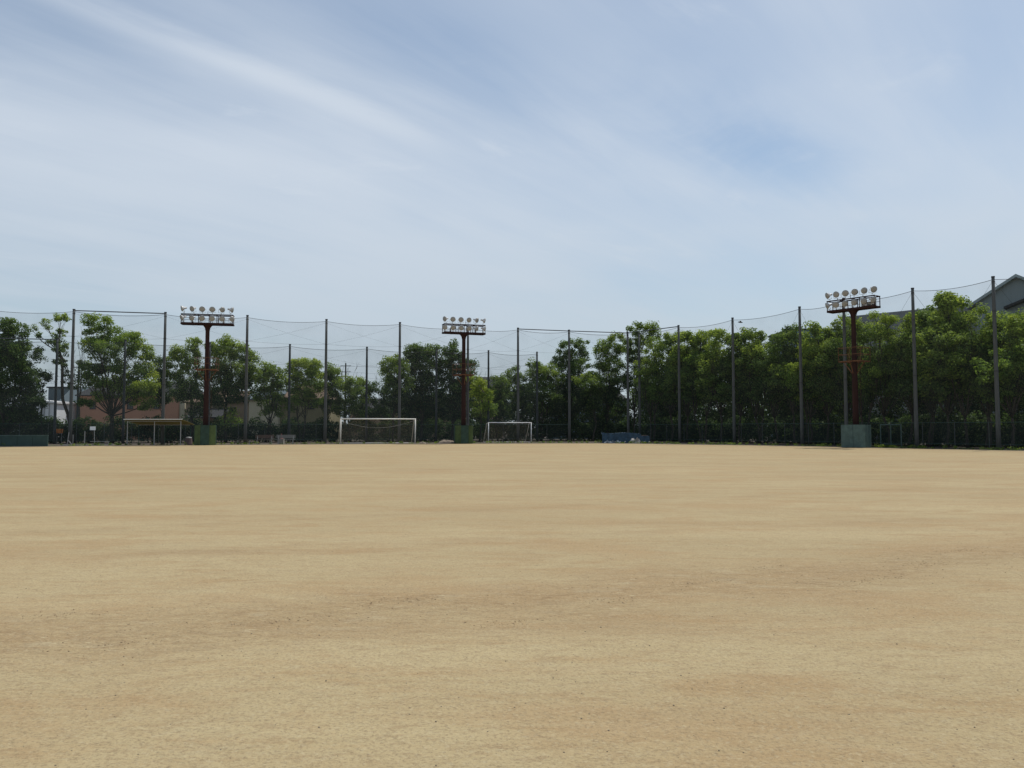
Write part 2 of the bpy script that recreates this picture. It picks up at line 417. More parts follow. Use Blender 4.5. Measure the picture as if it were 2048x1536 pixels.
# pebbles and clods lying on the sand
def stones(name, n, ymax, smin, smax, m, label, cat, band=False, seed=3):
    r = np.random.default_rng(seed)
    ico = [(0, 0, 1), (.894, 0, .447), (.276, .851, .447), (-.724, .526, .447), (-.724, -.526, .447), (.276, -.851, .447),
           (.724, .526, -.447), (-.276, .851, -.447), (-.894, 0, -.447), (-.276, -.851, -.447), (.724, -.526, -.447), (0, 0, -1)]
    fc = [(0, 1, 2), (0, 2, 3), (0, 3, 4), (0, 4, 5), (0, 5, 1), (1, 6, 2), (2, 7, 3), (3, 8, 4), (4, 9, 5), (5, 10, 1), (6, 7, 2), (7, 8, 3), (8, 9, 4), (9, 10, 5), (10, 6, 1), (11, 7, 6), (11, 8, 7), (11, 9, 8), (11, 10, 9), (11, 6, 10)]
    ico = np.array(ico); V = []; Fc = []
    for i in range(n):
        if band:
            x = r.uniform(-7, 8); y = 6.9 + .36 * x + .018 * x * x + r.normal() * .45
            if r.random() < .6: x0 = round(x * 1.1) / 1.1; x = x0 + r.normal() * .18; y = 6.9 + .36 * x + .018 * x * x + (hash((int(x0 * 10))) % 7 - 3) * .22 + r.normal() * .06
        else:
            y = 2.6 + (ymax - 2.6) * r.random() ** 1.15; x = r.uniform(-.75, .75) * y
        s = smin * (smax / smin) ** (r.random() ** 2.6)
        k = ico * s * r.uniform(.7, 1.3, (12, 1)) * np.array([1, r.uniform(.6, 1), .6])
        a = r.uniform(0, 6.28); ca, sa = math.cos(a), math.sin(a)
        k = np.stack([k[:, 0] * ca - k[:, 1] * sa, k[:, 0] * sa + k[:, 1] * ca, k[:, 2]], 1) + np.array([x, y, .006 + s * .25])
        o = len(V) * 12; V.append(k); Fc += [tuple(q + o for q in f) for f in fc]
    me = bpy.data.meshes.new(name); me.from_pydata([tuple(v) for v in np.concatenate(V)], [], Fc); me.update(); me.materials.append(m)
    o = bpy.data.objects.new(name, me); col.objects.link(o); tag(o, label, cat, kind='stuff')
stones('pebbles', 2600, 12, .0014, .0065, M['stone'], 'small dark stones scattered thinly over the pale sand', 'gravel')
stones('soil_clods', 2600, 14, .002, .008, M['clod'], 'crumbs of brown earth along the raked band in the sand', 'soil', True, 5)

# kerb strip at the far left edge of the field
k = MB(); a = ground(121, 891.3); b = ground(225, 890.3); k.bar(a + Vector((0, 0, .05)), b + Vector((0, 0, .05)), .3, .14)
tag(k.build('kerb', M['kerb']), kind='structure')

# ================================================================ NET POLES
H = 12.4
A = [(-36, 615), (148, 620), (331, 626), (495, 632), (653, 640), (800, 646), (936, 653.5), (1036, 657), (1138, 661), (1255, 665), (1357, 652), (1465, 637), (1599, 615), (1687, 598), (1825, 578), (1986, 555), (2190, 524)]
A_lab = ['tall concrete net pole beyond the teal wall at the left end of the line',
 'leftmost tall concrete net pole in view, sunlit down one side, by the a-frame stand',
 'tall concrete net pole rising behind the yellowed shelter roof',
 'tall concrete net pole next after the left floodlight tower, behind the first bench',
 'tall concrete net pole just left of the large football goal',
 'tall concrete net pole seen through the net of the large football goal',
 'tall concrete net pole directly behind the middle floodlight tower',
 'tall concrete net pole rising behind the small football goal',
 'tall concrete net pole midway between the small goal and the blue tarpaulin',
 'tall concrete net pole at the back corner, behind the blue tarpaulin heap',
 'tall concrete net pole holding the sloping pipe rail, right of the blue tarpaulin',
 'tall concrete net pole second after the blue tarpaulin, in front of dense trees',
 'tall concrete net pole next before the right floodlight tower',
 'tall concrete net pole half hidden behind the right floodlight tower',
 'tall concrete net pole next after the right floodlight tower',
 'rightmost tall concrete net pole in view, in front of the grey gabled hall',
 'tall concrete net pole past the right end of the view, beside the grey hall']
def pole(p, h, r0, r1, m, label, group):
    t = thing('net_pole', label, 'pole', (p.x, p.y, 0), group)
    n = 6
    MB().tube([(p.x, p.y, -.1 + (h + .1) * i / n) for i in range(n + 1)], [r0 + (r1 - r0) * i / n for i in range(n + 1)], 14).build('shaft', m, t, smooth=True)
    MB().tube([(p.x, p.y, h + .004), (p.x, p.y, h + .09)], r1 * 1.12, 14).build('cap', M['cap'], t)
    for z in (h - .35, h * .8, h * .45):
        rr = r0 + (r1 - r0) * z / h
        MB().tube([(p.x, p.y, z), (p.x, p.y, z + .07)], rr + .012, 12).build('band', M['cap'], t)
    return t
Ap = []
for (px, py), lab in zip(A, A_lab):
    p = at_h(px, py, H); Ap.append(Vector((p.x, p.y, 0)))
    pole(p, H, .165, .11, M['concrete'], lab, 'tall net poles round the field')
HB = 10.2
B = [(-25, 675), (115, 678), (251, 681), (420, 686), (580, 690), (734, 695), (873, 699), (977, 702), (1074, 705)]
B_lab = ['shorter net pole hidden behind the big dark tree at the left end',
 'shorter dark net pole in front of the tufted leaning tree',
 'shorter dark net pole in front of the large light green tree',
 'shorter dark net pole close behind the left floodlight tower',
 'shorter dark net pole between the two lime green trees, behind the third bench',
 'shorter dark net pole seen through the large goal beside bare twigs',
 'shorter dark net pole sunk in dense trees left of the middle tower',
 'shorter dark net pole standing against open sky right of the middle tower',
 'shorter dark net pole at the right end of its row, past the small goal']
Bp = []
for (px, py), lab in zip(B, B_lab):
    p = at_h(px, py, HB); Bp.append(Vector((p.x, p.y, 0)))
    pole(p, HB, .14, .10, M['dark_pole'], lab, 'shorter net poles of the second row')
p = at_h(1278, 668, H); Cp = Vector((p.x, p.y, 0))
pole(p, H, .165, .11, M['concrete'], 'tall net pole standing alone among the trees just behind the back corner', 'tall net poles round the field')

def sag(a, b, s, n=10):
    return [Vector(a).lerp(Vector(b), i / n) - Vector((0, 0, 4 * s * (i / n) * (1 - i / n))) for i in range(n + 1)]
def z(v, h): return Vector((v.x, v.y, h))
def net_run(name, P, h, spans, label, zlow, xbr, rails, s=.25, group='protective nets round the field'):
    t = thing(name, label, 'net', (P[spans[0]].x, P[spans[0]].y, 0), group)
    for i in spans:
        a, b = P[i], P[i + 1]
        L = (b - a).length
        off = Vector((0, .18, 0))
        mb = MB(); top = sag(z(a, h - .15) + off, z(b, h - .15) + off, s if i not in rails else .12, 8)
        vs = []; fs = []
        for j, q in enumerate(top):
            for kz in range(5):
                zz = q.z + (.25 - q.z) * kz / 4
                vs.append((q.x, q.y + .12 * math.sin(j * 2 + kz), zz))
        for j in range(8):
            for kz in range(4):
                fs.append((j * 5 + kz, j * 5 + kz + 1, (j + 1) * 5 + kz + 1, (j + 1) * 5 + kz))
        mb.add(vs, fs).build('net_panel', M['net'], t)
        MB().tube(sag(z(a, h - .15), z(b, h - .15), s, 12), .019, 5).build('top_cable', M['cable'], t)
        if i in rails: MB().tube([z(a, h - .05), z(b, h - .05)], .05, 8).build('top_rail', M['rail'], t)
        if xbr:
            wr = [(sag(z(a, h - .3), z(b, zlow), .12, 8), .005), (sag(z(a, zlow), z(b, h - .3), .12, 8), .005), (sag(z(a, zlow), z(b, zlow), .12, 8), .007)]
        else:
            d = (b - a).normalized()
            wr = [([z(a, h - .2), z(a + d * 1.6, h - 2.6), z(a + d * 2.6, h - 5)], .008), ([z(b, h - .2), z(b - d * 1.6, h - 2.6), z(b - d * 2.6, h - 5)], .008)]
        for w_, r_ in wr: MB().tube(w_, r_, 4).build('brace_wire', M['cable'], t)
net_run('net_fence', Ap, H, list(range(0, 9)), 'tall see-through ball net along the far side behind the two goals', 9.95, True, {1, 7, 8})
net_run('net_fence', Ap, H, list(range(9, 16)), 'tall see-through ball net in front of the right hand line of trees', 9.9, False, {9})
net_run('net_fence', Bp, HB, list(range(0, 8)), 'lower see-through ball net on the second row of shorter poles', 8.2, True, {0})

# ================================================================ CHAIN LINK FENCE
def chain_fence(P, label, h=1.95, step=2.6, gate=None):
    t = thing('chain_link_fence', label, 'fence', P[0])
    mb = MB(); rail = MB(); posts = []
    for a, b in zip(P, P[1:]):
        mb.add([z(a, .05), z(b, .05), z(b, h - .04), z(a, h - .04)], [(0, 1, 2, 3)])
        rail.tube([z(a, h), z(b, h)], .025, 6); rail.tube([z(a, .35), z(b, .35)], .018, 6)
        n = max(1, round((b - a).length / step))
        for i in range(n): posts.append(a.lerp(b, i / n) + Vector((0, -.06, 0)))
    mb.build('mesh_panel', M['mesh'], t); rail.build('rail', M['fence_green'], t)
    for q in posts[:95]: MB().tube([z(q, 0), z(q, h + .06)], .032, 6).build('fence_post', M['fence_metal'], t)
    return t
offB = Vector((0, 1.6, 0))
PB = [Bp[0] + offB * .6, Bp[3] + offB * .6, Bp[6] + offB * .6, Ap[8] + Vector((0, 1.2, 0))]
chain_fence(PB, 'low chain link fence behind the shelter, benches and both goals')
nr = Vector((.8, .5, 0))
PR = [Ap[9] + nr, Ap[12] + nr * .9, Ap[14] + nr * .8, Ap[16] + nr * .8]
chain_fence(PR, 'low chain link fence at the foot of the right hand trees')
# gate frame at the right
ga = at(1761, 857, 64.6); gb = at(1802, 857, 63.2)
t = thing('fence_gate', 'green tubular double gate in the low fence right of the teal tower padding', 'gate', (ga.x, ga.y, 0))
mid = (ga + gb) / 2
mb = MB()
for q in (ga, mid, gb): mb.tube([z(q, 0), z(q, 1.85)], .045, 8)
mb.tube([z(ga, 1.8), z(gb, 1.8)], .04, 8).tube([z(ga, .25), z(gb, .25)], .035, 8)
mb.build('gate_frame', M['pad_grey_teal'], t)
for q0, q1 in ((ga, mid), (mid, gb)):
    MB().add([z(q0, .3), z(q1, .3), z(q1, 1.75), z(q0, 1.75)], [(0, 1, 2, 3)]).build('gate_mesh', M['mesh'], t)

# ================================================================ FLOODLIGHT TOWERS
def make_lamp():
    I = Matrix.Identity(4)
    sh = MB().lathe([(.05, .46), (.085, .45), (.09, .30), (.10, .24), (.17, .17), (.235, .07), (.262, 0), (.275, -.012), (.275, -.035), (.25, -.04)], I, 22)
    sh.tube([(-.30, .12, -.0), (-.31, .12, -.34), (.31, .12, -.34), (.30, .12, 0)], .018, 6)
    sh.tube([(0, .12, -.34), (0, .12, -.46)], .03, 6)
    o = sh.build('floodlight', M['lamp_shell'], smooth=True)
    gl = MB().lathe([(.248, -.044), (.20, -.062), (.10, -.074), (.02, -.078)], I, 22).build('lamp_glass', M['lamp_glass'], smooth=True)
    ORG.pop(o.name); ORG.pop(gl.name)
    for q in (o, gl):     # meshes are in local lamp space
        q.data.transform(Matrix.Translation(q.location)); q.location = (0, 0, 0)
    me, mg = o.data, gl.data
    bpy.data.objects.remove(o); bpy.data.objects.remove(gl)
    return me, mg
LAMP, LGLASS = make_lamp()
def tower(px, Y, ang, L, label, pad, yaws, tilts, lower_yaws, pad_rot, ballast=False, drop=.0):
    base = Vector((gx(px, Y), Y, 0))
    t = thing('floodlight_tower', label, 'floodlight', base, 'floodlight towers along the field edge')
    X = Vector((math.cos(ang), math.sin(ang), 0)); N = Vector((math.sin(ang), -math.cos(ang), 0))  # N faces the field
    W = lambda x, n, zz: base + X * x + N * n + Vector((0, 0, zz))
    # column
    MB().tube([W(0, 0, z_) for z_ in (0, 3, 6.8, 9.6, 10.35, 10.62, 10.80, 10.9)], [.24, .225, .20, .178, .18, .24, .36, .52], 20).build('column', M['maroon'], t, smooth=True)
    # cable conduit and climbing steps
    mb = MB().tube([W(.02, -.5, 6.9), W(.02, -.5, 10.9)], .018, 5)
    for i in range(14): mb.tube([W(.16, -.05, 2.2 + i * .33), W(.42, -.05, 2.2 + i * .33)], .010, 4)
    mb.tube([W(.43, -.05, 2.0), W(.43, -.05, 6.8)], .016, 5)
    mb.build('ladder', M['maroon'], t)
    # head frame
    h0, h1 = 10.9, 11.8; D = .42; l = L / 2
    mb = MB()
    for n_ in (D, -D):
        mb.bar(W(-l, n_, h0 + .07), W(l, n_, h0 + .07), .07, .17)
        mb.bar(W(-l, n_, h1), W(l, n_, h1), .07, .09)
        for x in (-l + .035, -l * .33, l * .08, l * .38, l - .035): mb.bar(W(x, n_, h0 + .15), W(x, n_, h1 - .03), .055, .055)
    for x in (-l, -l / 2, 0.1, l / 2, l):
        mb.bar(W(x, -D + .035, h0 + .05), W(x, D - .035, h0 + .05), .09, .11)
        mb.bar(W(x, -D + .03, h1 - .002), W(x, D - .03, h1 - .002), .05, .05)
    mb.bar(W(-l, -D, h1 - .4), W(l, -D, h1 - .4), .03, .03)
    mb.bar(W(l * .03, D + .04, h1 + .04), W(l * .03, D + .04, h1 + .28), .03, .03)
    mb.build('head_frame', M['maroon'], t)
    mb = MB(); q = Matrix.Rotation(ang, 3, 'Z'); mb.box(W(0, 0, h0 + .013), (L - .1, D * 2 - .08, .02), mtx=q); mb.build('floor_grating', M['maroon'], t)
    for x in ((-l * .62, l * .60) if not ballast else (l * .35, l * .5, l * .65, l * .8)):
        MB().box(W(x, -D + .14, h0 + .36), (.12 if not ballast else .24, .14, .40), mtx=q).build('ballast_box', M['ballast'], t)
    # service platform
    hp = 6.8; w = .92; d = .72; mb = MB()
    for n_ in (-d, d): mb.bar(W(-w, n_, hp), W(w, n_, hp), .06, .09)
    for x in (-w, -.35, .35, w): mb.bar(W(x, -d + .03, hp), W(x, d - .03, hp), .05, .07)
    for x in (-w, w):
        mb.bar(W(x * .92, 0, hp - .05), W(x * .22, 0, hp - .95), .05, .05)
    for n_ in (-d, d):
        mb.bar(W(0, n_ * .92, hp - .05), W(0, n_ * .3, hp - .95), .05, .05)
    mb.build('service_platform', M['rust'], t)
    mb = MB()
    for hh in (.55, 1.08):
        for n_ in (-d, d): mb.tube([W(-w, n_, hp + hh), W(w, n_, hp + hh)], .02, 5)
        for x in (-w, w): mb.tube([W(x, -d, hp + hh), W(x, d, hp + hh)], .02, 5)
    for x in (-w, 0, w):
        for n_ in (-d, d): mb.tube([W(x, n_, hp + .05), W(x, n_, hp + 1.08)], .02, 5)
    mb.build('railing', M['rust'], t)
    # lamps
    xs = np.linspace(-l * .97, l * .97, 6)
    for row, (zz, yw, nn) in enumerate(((h1 + .50, yaws, D), (h0 + .56, lower_yaws, D + .10))):
        for i, x in enumerate(xs):
            o = bpy.data.objects.new('floodlight', LAMP); col.objects.link(o); o.parent = t
            m = Matrix.Translation(W(x, nn, zz - .02) - base) @ Matrix.Rotation(ang + R(yw[i] + rnd.uniform(-5, 5)), 4, 'Z') @ Matrix.Rotation(R(tilts[i] + rnd.uniform(-4, 4)), 4, 'X') @ Matrix.Scale(.94, 4)
            o.matrix_local = m
            c = bpy.data.objects.new('lamp_glass', LGLASS); col.objects.link(c); c.parent = o
    # padding round the foot
    hpad = 1.8; R0 = .90; pts8 = []
    wf, cf = 1.30, .52          # flat width, chamfer
    hw = R0
    oc = [(-hw, -hw + cf), (-hw + cf, -hw), (hw - cf, -hw), (hw, -hw + cf), (hw, hw - cf), (hw - cf, hw), (-hw + cf, hw), (-hw, hw - cf)]
    if pad == 'square': oc = [(-hw, -hw), (0, -hw), (hw, -hw), (hw, 0), (hw, hw), (0, hw), (-hw, hw), (-hw, 0)]
    rm = Matrix.Rotation(pad_rot, 3, 'Z')
    P8 = [base + rm @ Vector((x, y, 0)) for x, y in oc]
    names = {'green': ['pad_olive', 'pad_teal', 'pad_olive'] * 3, 'square': ['pad_grey_teal'] * 9}[pad]
    seq = ['pad_olive', 'pad_teal', 'pad_olive', 'pad_teal', 'pad_olive', 'pad_teal', 'pad_olive', 'pad_teal'] if pad == 'green' else ['pad_grey_teal'] * 8
    cen = base.copy()
    for i in range(8):
        a, b = P8[i], P8[(i + 1) % 8]
        dd = (b - a).normalized(); ins = Vector((-dd.y, dd.x, 0))
        a2, b2 = a + dd * .012, b - dd * .012
        mb = MB()
        n = 5; vs = []; fs = []
        for kx in range(n + 1):
            u = kx / n; bulge = -ins * (.035 * math.sin(math.pi * u) ** .5)
            pp = a2.lerp(b2, u) + bulge
            vs += [z(pp, .03), z(pp, hpad)]
        for kx in range(n): fs.append((2 * kx, 2 * kx + 2, 2 * kx + 3, 2 * kx + 1))
        i0, i1 = a2 + ins * .07, b2 - (-ins) * .07
        o_ = len(vs); vs += [z(i0, .03), z(i0, hpad), z(i1, .03), z(i1, hpad)]
        fs += [(o_, o_ + 1, o_ + 3, o_ + 2)[::-1], (0, 1, o_ + 1, o_), (2 * n, o_ + 2, o_ + 3, 2 * n + 1)[::-1]]
        fs.append(tuple([2 * kx + 1 for kx in range(n + 1)] + [o_ + 3, o_ + 1])); 
        mb.add(vs, fs).build('foot_padding', M[seq[i]], t, smooth=False)
    inner = [base + (q_ - base) * .93 for q_ in P8]
    MB().add([z(q_, .02) for q_ in inner] + [z(q_, hpad - .02) for q_ in inner],
             [tuple(range(8, 16))] + [(i, (i + 1) % 8, (i + 1) % 8 + 8, i + 8) for i in range(8)]).build('padding_core', M['pad_seam'], t)
    return t
tower(411, 72.0, R(12), 4.45, 'maroon floodlight tower standing beside the yellowed shelter, green padding at its foot', 'green',
      (-62, -30, -5, 8, 38, 72), (16, 18, 18, 18, 14, 8), (-55, -25, 5, 0, 0, 45), R(18))
tower(927, 79.0, R(19), 4.25, 'maroon floodlight tower between the large and the small goal, green padding at its foot', 'green',
      (-62, -8, -4, 6, 42, 74), (16, 18, 18, 18, 14, 8), (-30, -8, 0, 4, 50, 72), R(12))
tower(1712, 63.0, R(-52), 4.0, 'maroon floodlight tower before the dense right hand trees, pale teal square padding', 'square',
      (-30, 8, 28, 44, 52, 58), (16, 18, 18, 18, 14, 22), (-40, 22, 44, 50, 50, 70), R(-38), ballast=True)

# ================================================================ GOALS
def goal(left, width, hgt, depth, rpost, ang, label, m, sagnet):
    t = thing('football_goal', label, 'goal', left, 'football goals at the far side')
    X = Vector((math.cos(ang), math.sin(ang), 0)); N = Vector((-math.sin(ang), math.cos(ang), 0))
    W = lambda x, n, zz: Vector(left) + X * x + N * n + Vector((0, 0, zz))
    for x in (0, width): MB().tube([W(x, 0, 0), W(x, 0, hgt)], rpost, 12).build('goal_post', m, t, smooth=True)
    MB().tube([W(-rpost, 0, hgt), W(width + rpost, 0, hgt)], rpost, 12).build('crossbar', m, t, smooth=True)
    for x in (0, width):
        MB().tube([W(x, rpost, hgt - .02), W(x, depth * .35, hgt - .06), W(x, depth, .04)], rpost * .62, 8).build('back_stay', m, t, smooth=True)
        MB().tube([W(x, rpost, .04), W(x, depth, .04)], rpost * .5, 8).build('ground_bar', m, t, smooth=True)
    MB().tube([W(0, depth, .04), W(width, depth, .04)], rpost * .5, 8).build('ground_bar', m, t, smooth=True)
    nx, ny = 16, 10; vs = []; fs = []
    for i in range(nx + 1):
        u = i / nx; sg = sagnet * math.sin(math.pi * u) ** .8
        for j in range(ny + 1):
            v = j / ny
            if v < .35: n_, zz = depth * v, hgt - .06 * v / .35 - sg * min(1, v / .12)
            else: k2 = (v - .35) / .65; n_, zz = depth * (.35 + .65 * k2) + .10 * math.sin(math.pi * k2), (hgt - .06) * (1 - k2) - sg * (1 - k2)
            vs.append(W(width * u, n_ + rpost * .5, max(.03, zz)))
    for i in range(nx):
        for j in range(ny): q = i * (ny + 1) + j; fs.append((q, q + ny + 1, q + ny + 2, q + 1))
    o_ = len(vs)
    for x in (0, width):
        o_ = len(vs); vs += [W(x, .04, .03), W(x, depth, .03), W(x, depth * .35, hgt - .06), W(x, .04, hgt - .03)]; fs.append((o_, o_ + 1, o_ + 2, o_ + 3))
    MB().add(vs, fs).build('goal_net', M['goal_net'], t, smooth=True)
    if sagnet > .1:
        MB().tube([W(width * i / 16, .9, hgt - .15 - .72 * math.sin(math.pi * i / 16) ** .9) for i in range(17)], .006, 4).build('net_cord', M['pale_cloth'], t)
    return t
goal((gx(681.5, 77.6), 77.6, 0), 7.32, 2.44, 2.0, .062, R(17.5), 'large white football goal with a sagging net, left of the middle tower', M['white_paint'], .22)
goal((gx(977, 84.0), 84.0, 0), 4.75, 2.12, 2.0, .045, R(17.5), 'small white football goal with thin posts, right of the middle tower', M['white_cool'], .05)

# ================================================================ SHELTER
t = thing('shelter', 'open steel shelter with a yellowed sheet roof left of the first tower', 'shelter', (gx(309, 73), 73, 0))
sy = 72.3; zt = 2.33
x0, xm, x1 = gx(255, sy), gx(309, sy), gx(361.5, sy)
for x in (x0, xm, x1): MB().tube([(x, sy, 0), (x, sy, zt - .14)], .045, 8).build('post', M['alu'], t)
for x in (x0, xm, x1): MB().tube([(x, sy + 2.2, 0), (x, sy + 2.2, zt - .45)], .03, 8).build('back_post', M['fence_green'], t)
vs = []; n = 8; nx = 36
prof = [(sy - .55 + 2.9 * i / n, zt - .02 - .46 * (i / n) ** 1.1) for i in range(n + 1)]
mb = MB(); fs = []
for i in range(nx + 1):
    x = x0 - .12 + (x1 + .35 - x0 + .12) * i / nx
    for (yy, zz) in prof: vs.append((x, yy, zz + .025 * (i % 2)))
for i in range(nx):
    for j in range(n): q = i * (n + 1) + j; fs.append((q, q + n + 1, q + n + 2, q + 1))
ns = len(vs); vs2 = [(a_, b_, c_ - .02) for a_, b_, c_ in vs]
mb.add(vs, fs).add(vs2, [f[::-1] for f in fs]).build('roof_sheet', M['roof_sheet'], t)
MB().bar((x0 - .12, sy - .56, zt), (x1 + .35, sy - .56, zt), .06, .07).build('eave_rail', M['white_paint'], t)
for yy, zz in ((sy, zt - .17), (sy + 2.2, zt - .50)): MB().bar((x0, yy, zz), (x1, yy, zz), .05, .06).build('beam', M['alu'], t)

# benches
def bench(pxa, pxb, Y, label, m, hseat=.42, back=True, ang=R(8)):
    xa, xb = gx(pxa, Y), gx(pxb, Y); L = xb - xa
    base = Vector(((xa + xb) / 2, Y, 0)); t = thing('bench', label, 'bench', base, 'benches along the low fence')
    X = Vector((math.cos(ang), math.sin(ang), 0)); N = Vector((math.sin(ang), -math.cos(ang), 0))
    W = lambda x, n, zz: base + X * x + N * n + Vector((0, 0, zz))
    mb = MB()
    for n_ in (-.13, 0, .13): mb.bar(W(-L / 2, n_, hseat), W(L / 2, n_, hseat), .11, .04)
    mb.build('seat', m, t)
    if back:
        mb = MB()
        for zz in (.60, .72, .84): mb.bar(W(-L / 2, -.24, zz), W(L / 2, -.24, zz), .03, .09)
        mb.build('backrest', m, t)
    for x in (-L / 2 + .2, L / 2 - .2):
        mb = MB().bar(W(x, .14, 0), W(x, .14, hseat - .02), .05, .05).bar(W(x, -.2, 0), W(x, -.26, .88 if back else hseat - .02), .05, .05).bar(W(x, .14, hseat - .05), W(x, -.22, hseat - .05), .04, .04)
        mb.build('leg', M['alu'], t)
bench(472, 504, 76.2, 'low backless bench in front of the pole after the left tower', M['bench'], .40, False)
bench(511, 547, 76.6, 'brown slatted bench with a backrest, nearest to the backless one', M['bench'])
bench(553, 590, 77.4, 'grey slatted bench with a backrest below the red cone', M['ballast'])
c = at(563, 872, 78.2); cb = Vector((c.x, 78.2, 0))
MBc = MB().lathe([(.16, 0), (.05, .42), (.03, .46)], Matrix.Translation((cb.x, cb.y, .59)) @ Matrix.Rotation(R(90), 4, 'X').inverted() @ Matrix.Scale(-1, 4, (0, 1, 0)), 12)
t = thing('traffic_cone', 'small dull red cone set on a block behind the grey bench', 'cone', (cb.x, cb.y, 0))
MB().tube([(cb.x, cb.y, .50), (cb.x, cb.y, .53), (cb.x, cb.y, 1.0)], [.2, .13, .03], 12).build('cone', M['red_dull'], t)
MB().box((cb.x, cb.y, .25), (.5, .4, .5)).build('block', M['kerb'], t)
# covered bin beside the padding
b_ = Vector((gx(378, 73.5), 73.5, 0))
t = thing('bin', 'squat dull reddish grey bin between the shelter and the green padding', 'bin', b_)
MB().tube([z(b_, 0), z(b_, .05), z(b_, .62)], [.34, .36, .27], 12).build('body', mat('bin_plastic', (.13, .09, .085), .7, var=.2), t)
MB().tube([z(b_, .625), z(b_, .70), z(b_, .74)], [.29, .25, .08], 12).build('lid', M['alu'], t)

# teal wall at the far left
ang = R(-2)
wa = at(-120, 857, 65.0); wb = at(97, 857, 66.5)
t = thing('padded_wall', 'low teal padded wall at the left edge of the field', 'wall', (wb.x, wb.y, 0))
n = 7
for i in range(n):
    a, b = wa.lerp(wb, i / n), wa.lerp(wb, (i + 1) / n); d = (b - a).normalized()
    MB().bar(z(a + d * .01, .47), z(b - d * .01, .47), .14, .88).build('wall_panel', M['wall_teal'], t)
MB().bar(z(wa, .935), z(wb, .935), .17, .045).build('coping', M['pad_grey_teal'], t)

# notice board on a thin stand, wheeled base
q = Vector((gx(190, 72.5), 72.5, 0))
t = thing('notice_board', 'small white notice board on a thin post by the kerb at the left', 'sign', q)
bx = gx(186, 72.5)
MB().box((bx, 72.45, 1.52), (.50, .03, .33)).build('board', M['white_cool'], t)
MB().tube([(q.x, 72.5, 0), (q.x - .06, 72.5, 1.36)], .025, 6).build('post', M['alu'], t)
MB().bar((q.x - .4, 72.5, .32), (q.x + 1.3, 72.6, .30), .04, .04).bar((q.x - .2, 72.3, .03), (q.x + .2, 72.7, .03), .06, .05).bar((q.x + 1.2, 72.6, 0), (q.x + 1.2, 72.6, .3), .04, .04).build('base_rail', M['alu'], t)
# a-frame stand
q = Vector((gx(140, 71.5), 71.5, 0))
t = thing('frame_stand', 'grey a-shaped steel stand leaning beside the leftmost tall pole', 'stand', q)
MB().tube([q + Vector((-.22, 0, 0)), q + Vector((-.08, 0, 1.15))], .03, 6).build('leg', M['alu'], t)
MB().tube([q + Vector((-.18, .1, .42)), q + Vector((.22, .1, 0))], .03, 6).build('leg', M['alu'], t)
MB().tube([q + Vector((.02, .5, 0)), q + Vector((.02, .5, .95))], .025, 6).build('brace', M['alu'], t)
q = Vector((gx(170, 73), 73, 0))
t = thing('marker_post', 'thin grey marker post left of the white notice board', 'post', q)
MB().tube([q, z(q, 1.2)], .035, 6).build('stake', M['alu'], t); MB().tube([z(q, 1.204), z(q, 1.24)], .045, 6).build('cap', M['alu'], t)
# orange rounded crate hung behind
q = Vector((gx(119, 78.5), 78.5, 0))
t = thing('orange_tub', 'orange plastic tub on a stand beside the shorter pole at the left', 'tub', q)
MB().tube([z(q, 1.02), z(q, 1.06), z(q, 1.42), z(q, 1.46)], [.24, .30, .33, .31], 14).build('tub', M['orange'], t)
mb = MB()
for dx in (-.22, .22): mb.tube([z(q, 0) + Vector((dx, 0, 0)), z(q, 1.02) + Vector((dx, 0, 0))], .03, 6)
mb.bar(z(q, .99) + Vector((-.26, 0, 0)), z(q, .99) + Vector((.26, 0, 0)), .25, .05).build('stand', M['alu'], t)

# soil heap left of middle tower
def heap(name, label, cat, pxa, pxb, Y, h, m, depth=1.2, seed=1, power=.5, kind=None):
    r = random.Random(seed); xa, xb = gx(pxa, Y), gx(pxb, Y); nx, ny = 34, 12; vs = []; fs = []
    bumps = [(r.random(), r.random(), r.uniform(.06, .2), r.uniform(-.3, .3)) for _ in range(16)]
    for i in range(nx + 1):
        for j in range(ny + 1):
            u, v = i / nx, j / ny
            e = (math.sin(math.pi * u) * math.sin(math.pi * v)) ** power
            b2 = sum(k_ * math.exp(-((u - a_) ** 2 * 6 + (v - c_) ** 2) / (w_ * w_)) for a_, c_, w_, k_ in bumps)
            vs.append((xa + (xb - xa) * u, Y + depth * (v - .5) + (u - .5) * .3 * (xb - xa), e * h * (1 + b2) + r.uniform(-.02, .02) * h * (0 < i < nx)))
    for i in range(nx):
        for j in range(ny): q = i * (ny + 1) + j; fs.append((q, q + ny + 1, q + ny + 2, q + 1))
    o = MB().add(vs, fs).build(name, m); tag(o, label, cat, kind=kind); return o
heap('soil_heap', 'low heap of greyish soil beside the padding of the middle tower', 'heap', 878, 909, 79.5, .36, M['sand_pile'], seed=4, power=.35)
heap('weed_clump_soil', 'tiny pale spoil pile right after the large goal', 'heap', 838, 852, 79, .2, M['sand_pile'], .6, seed=9)
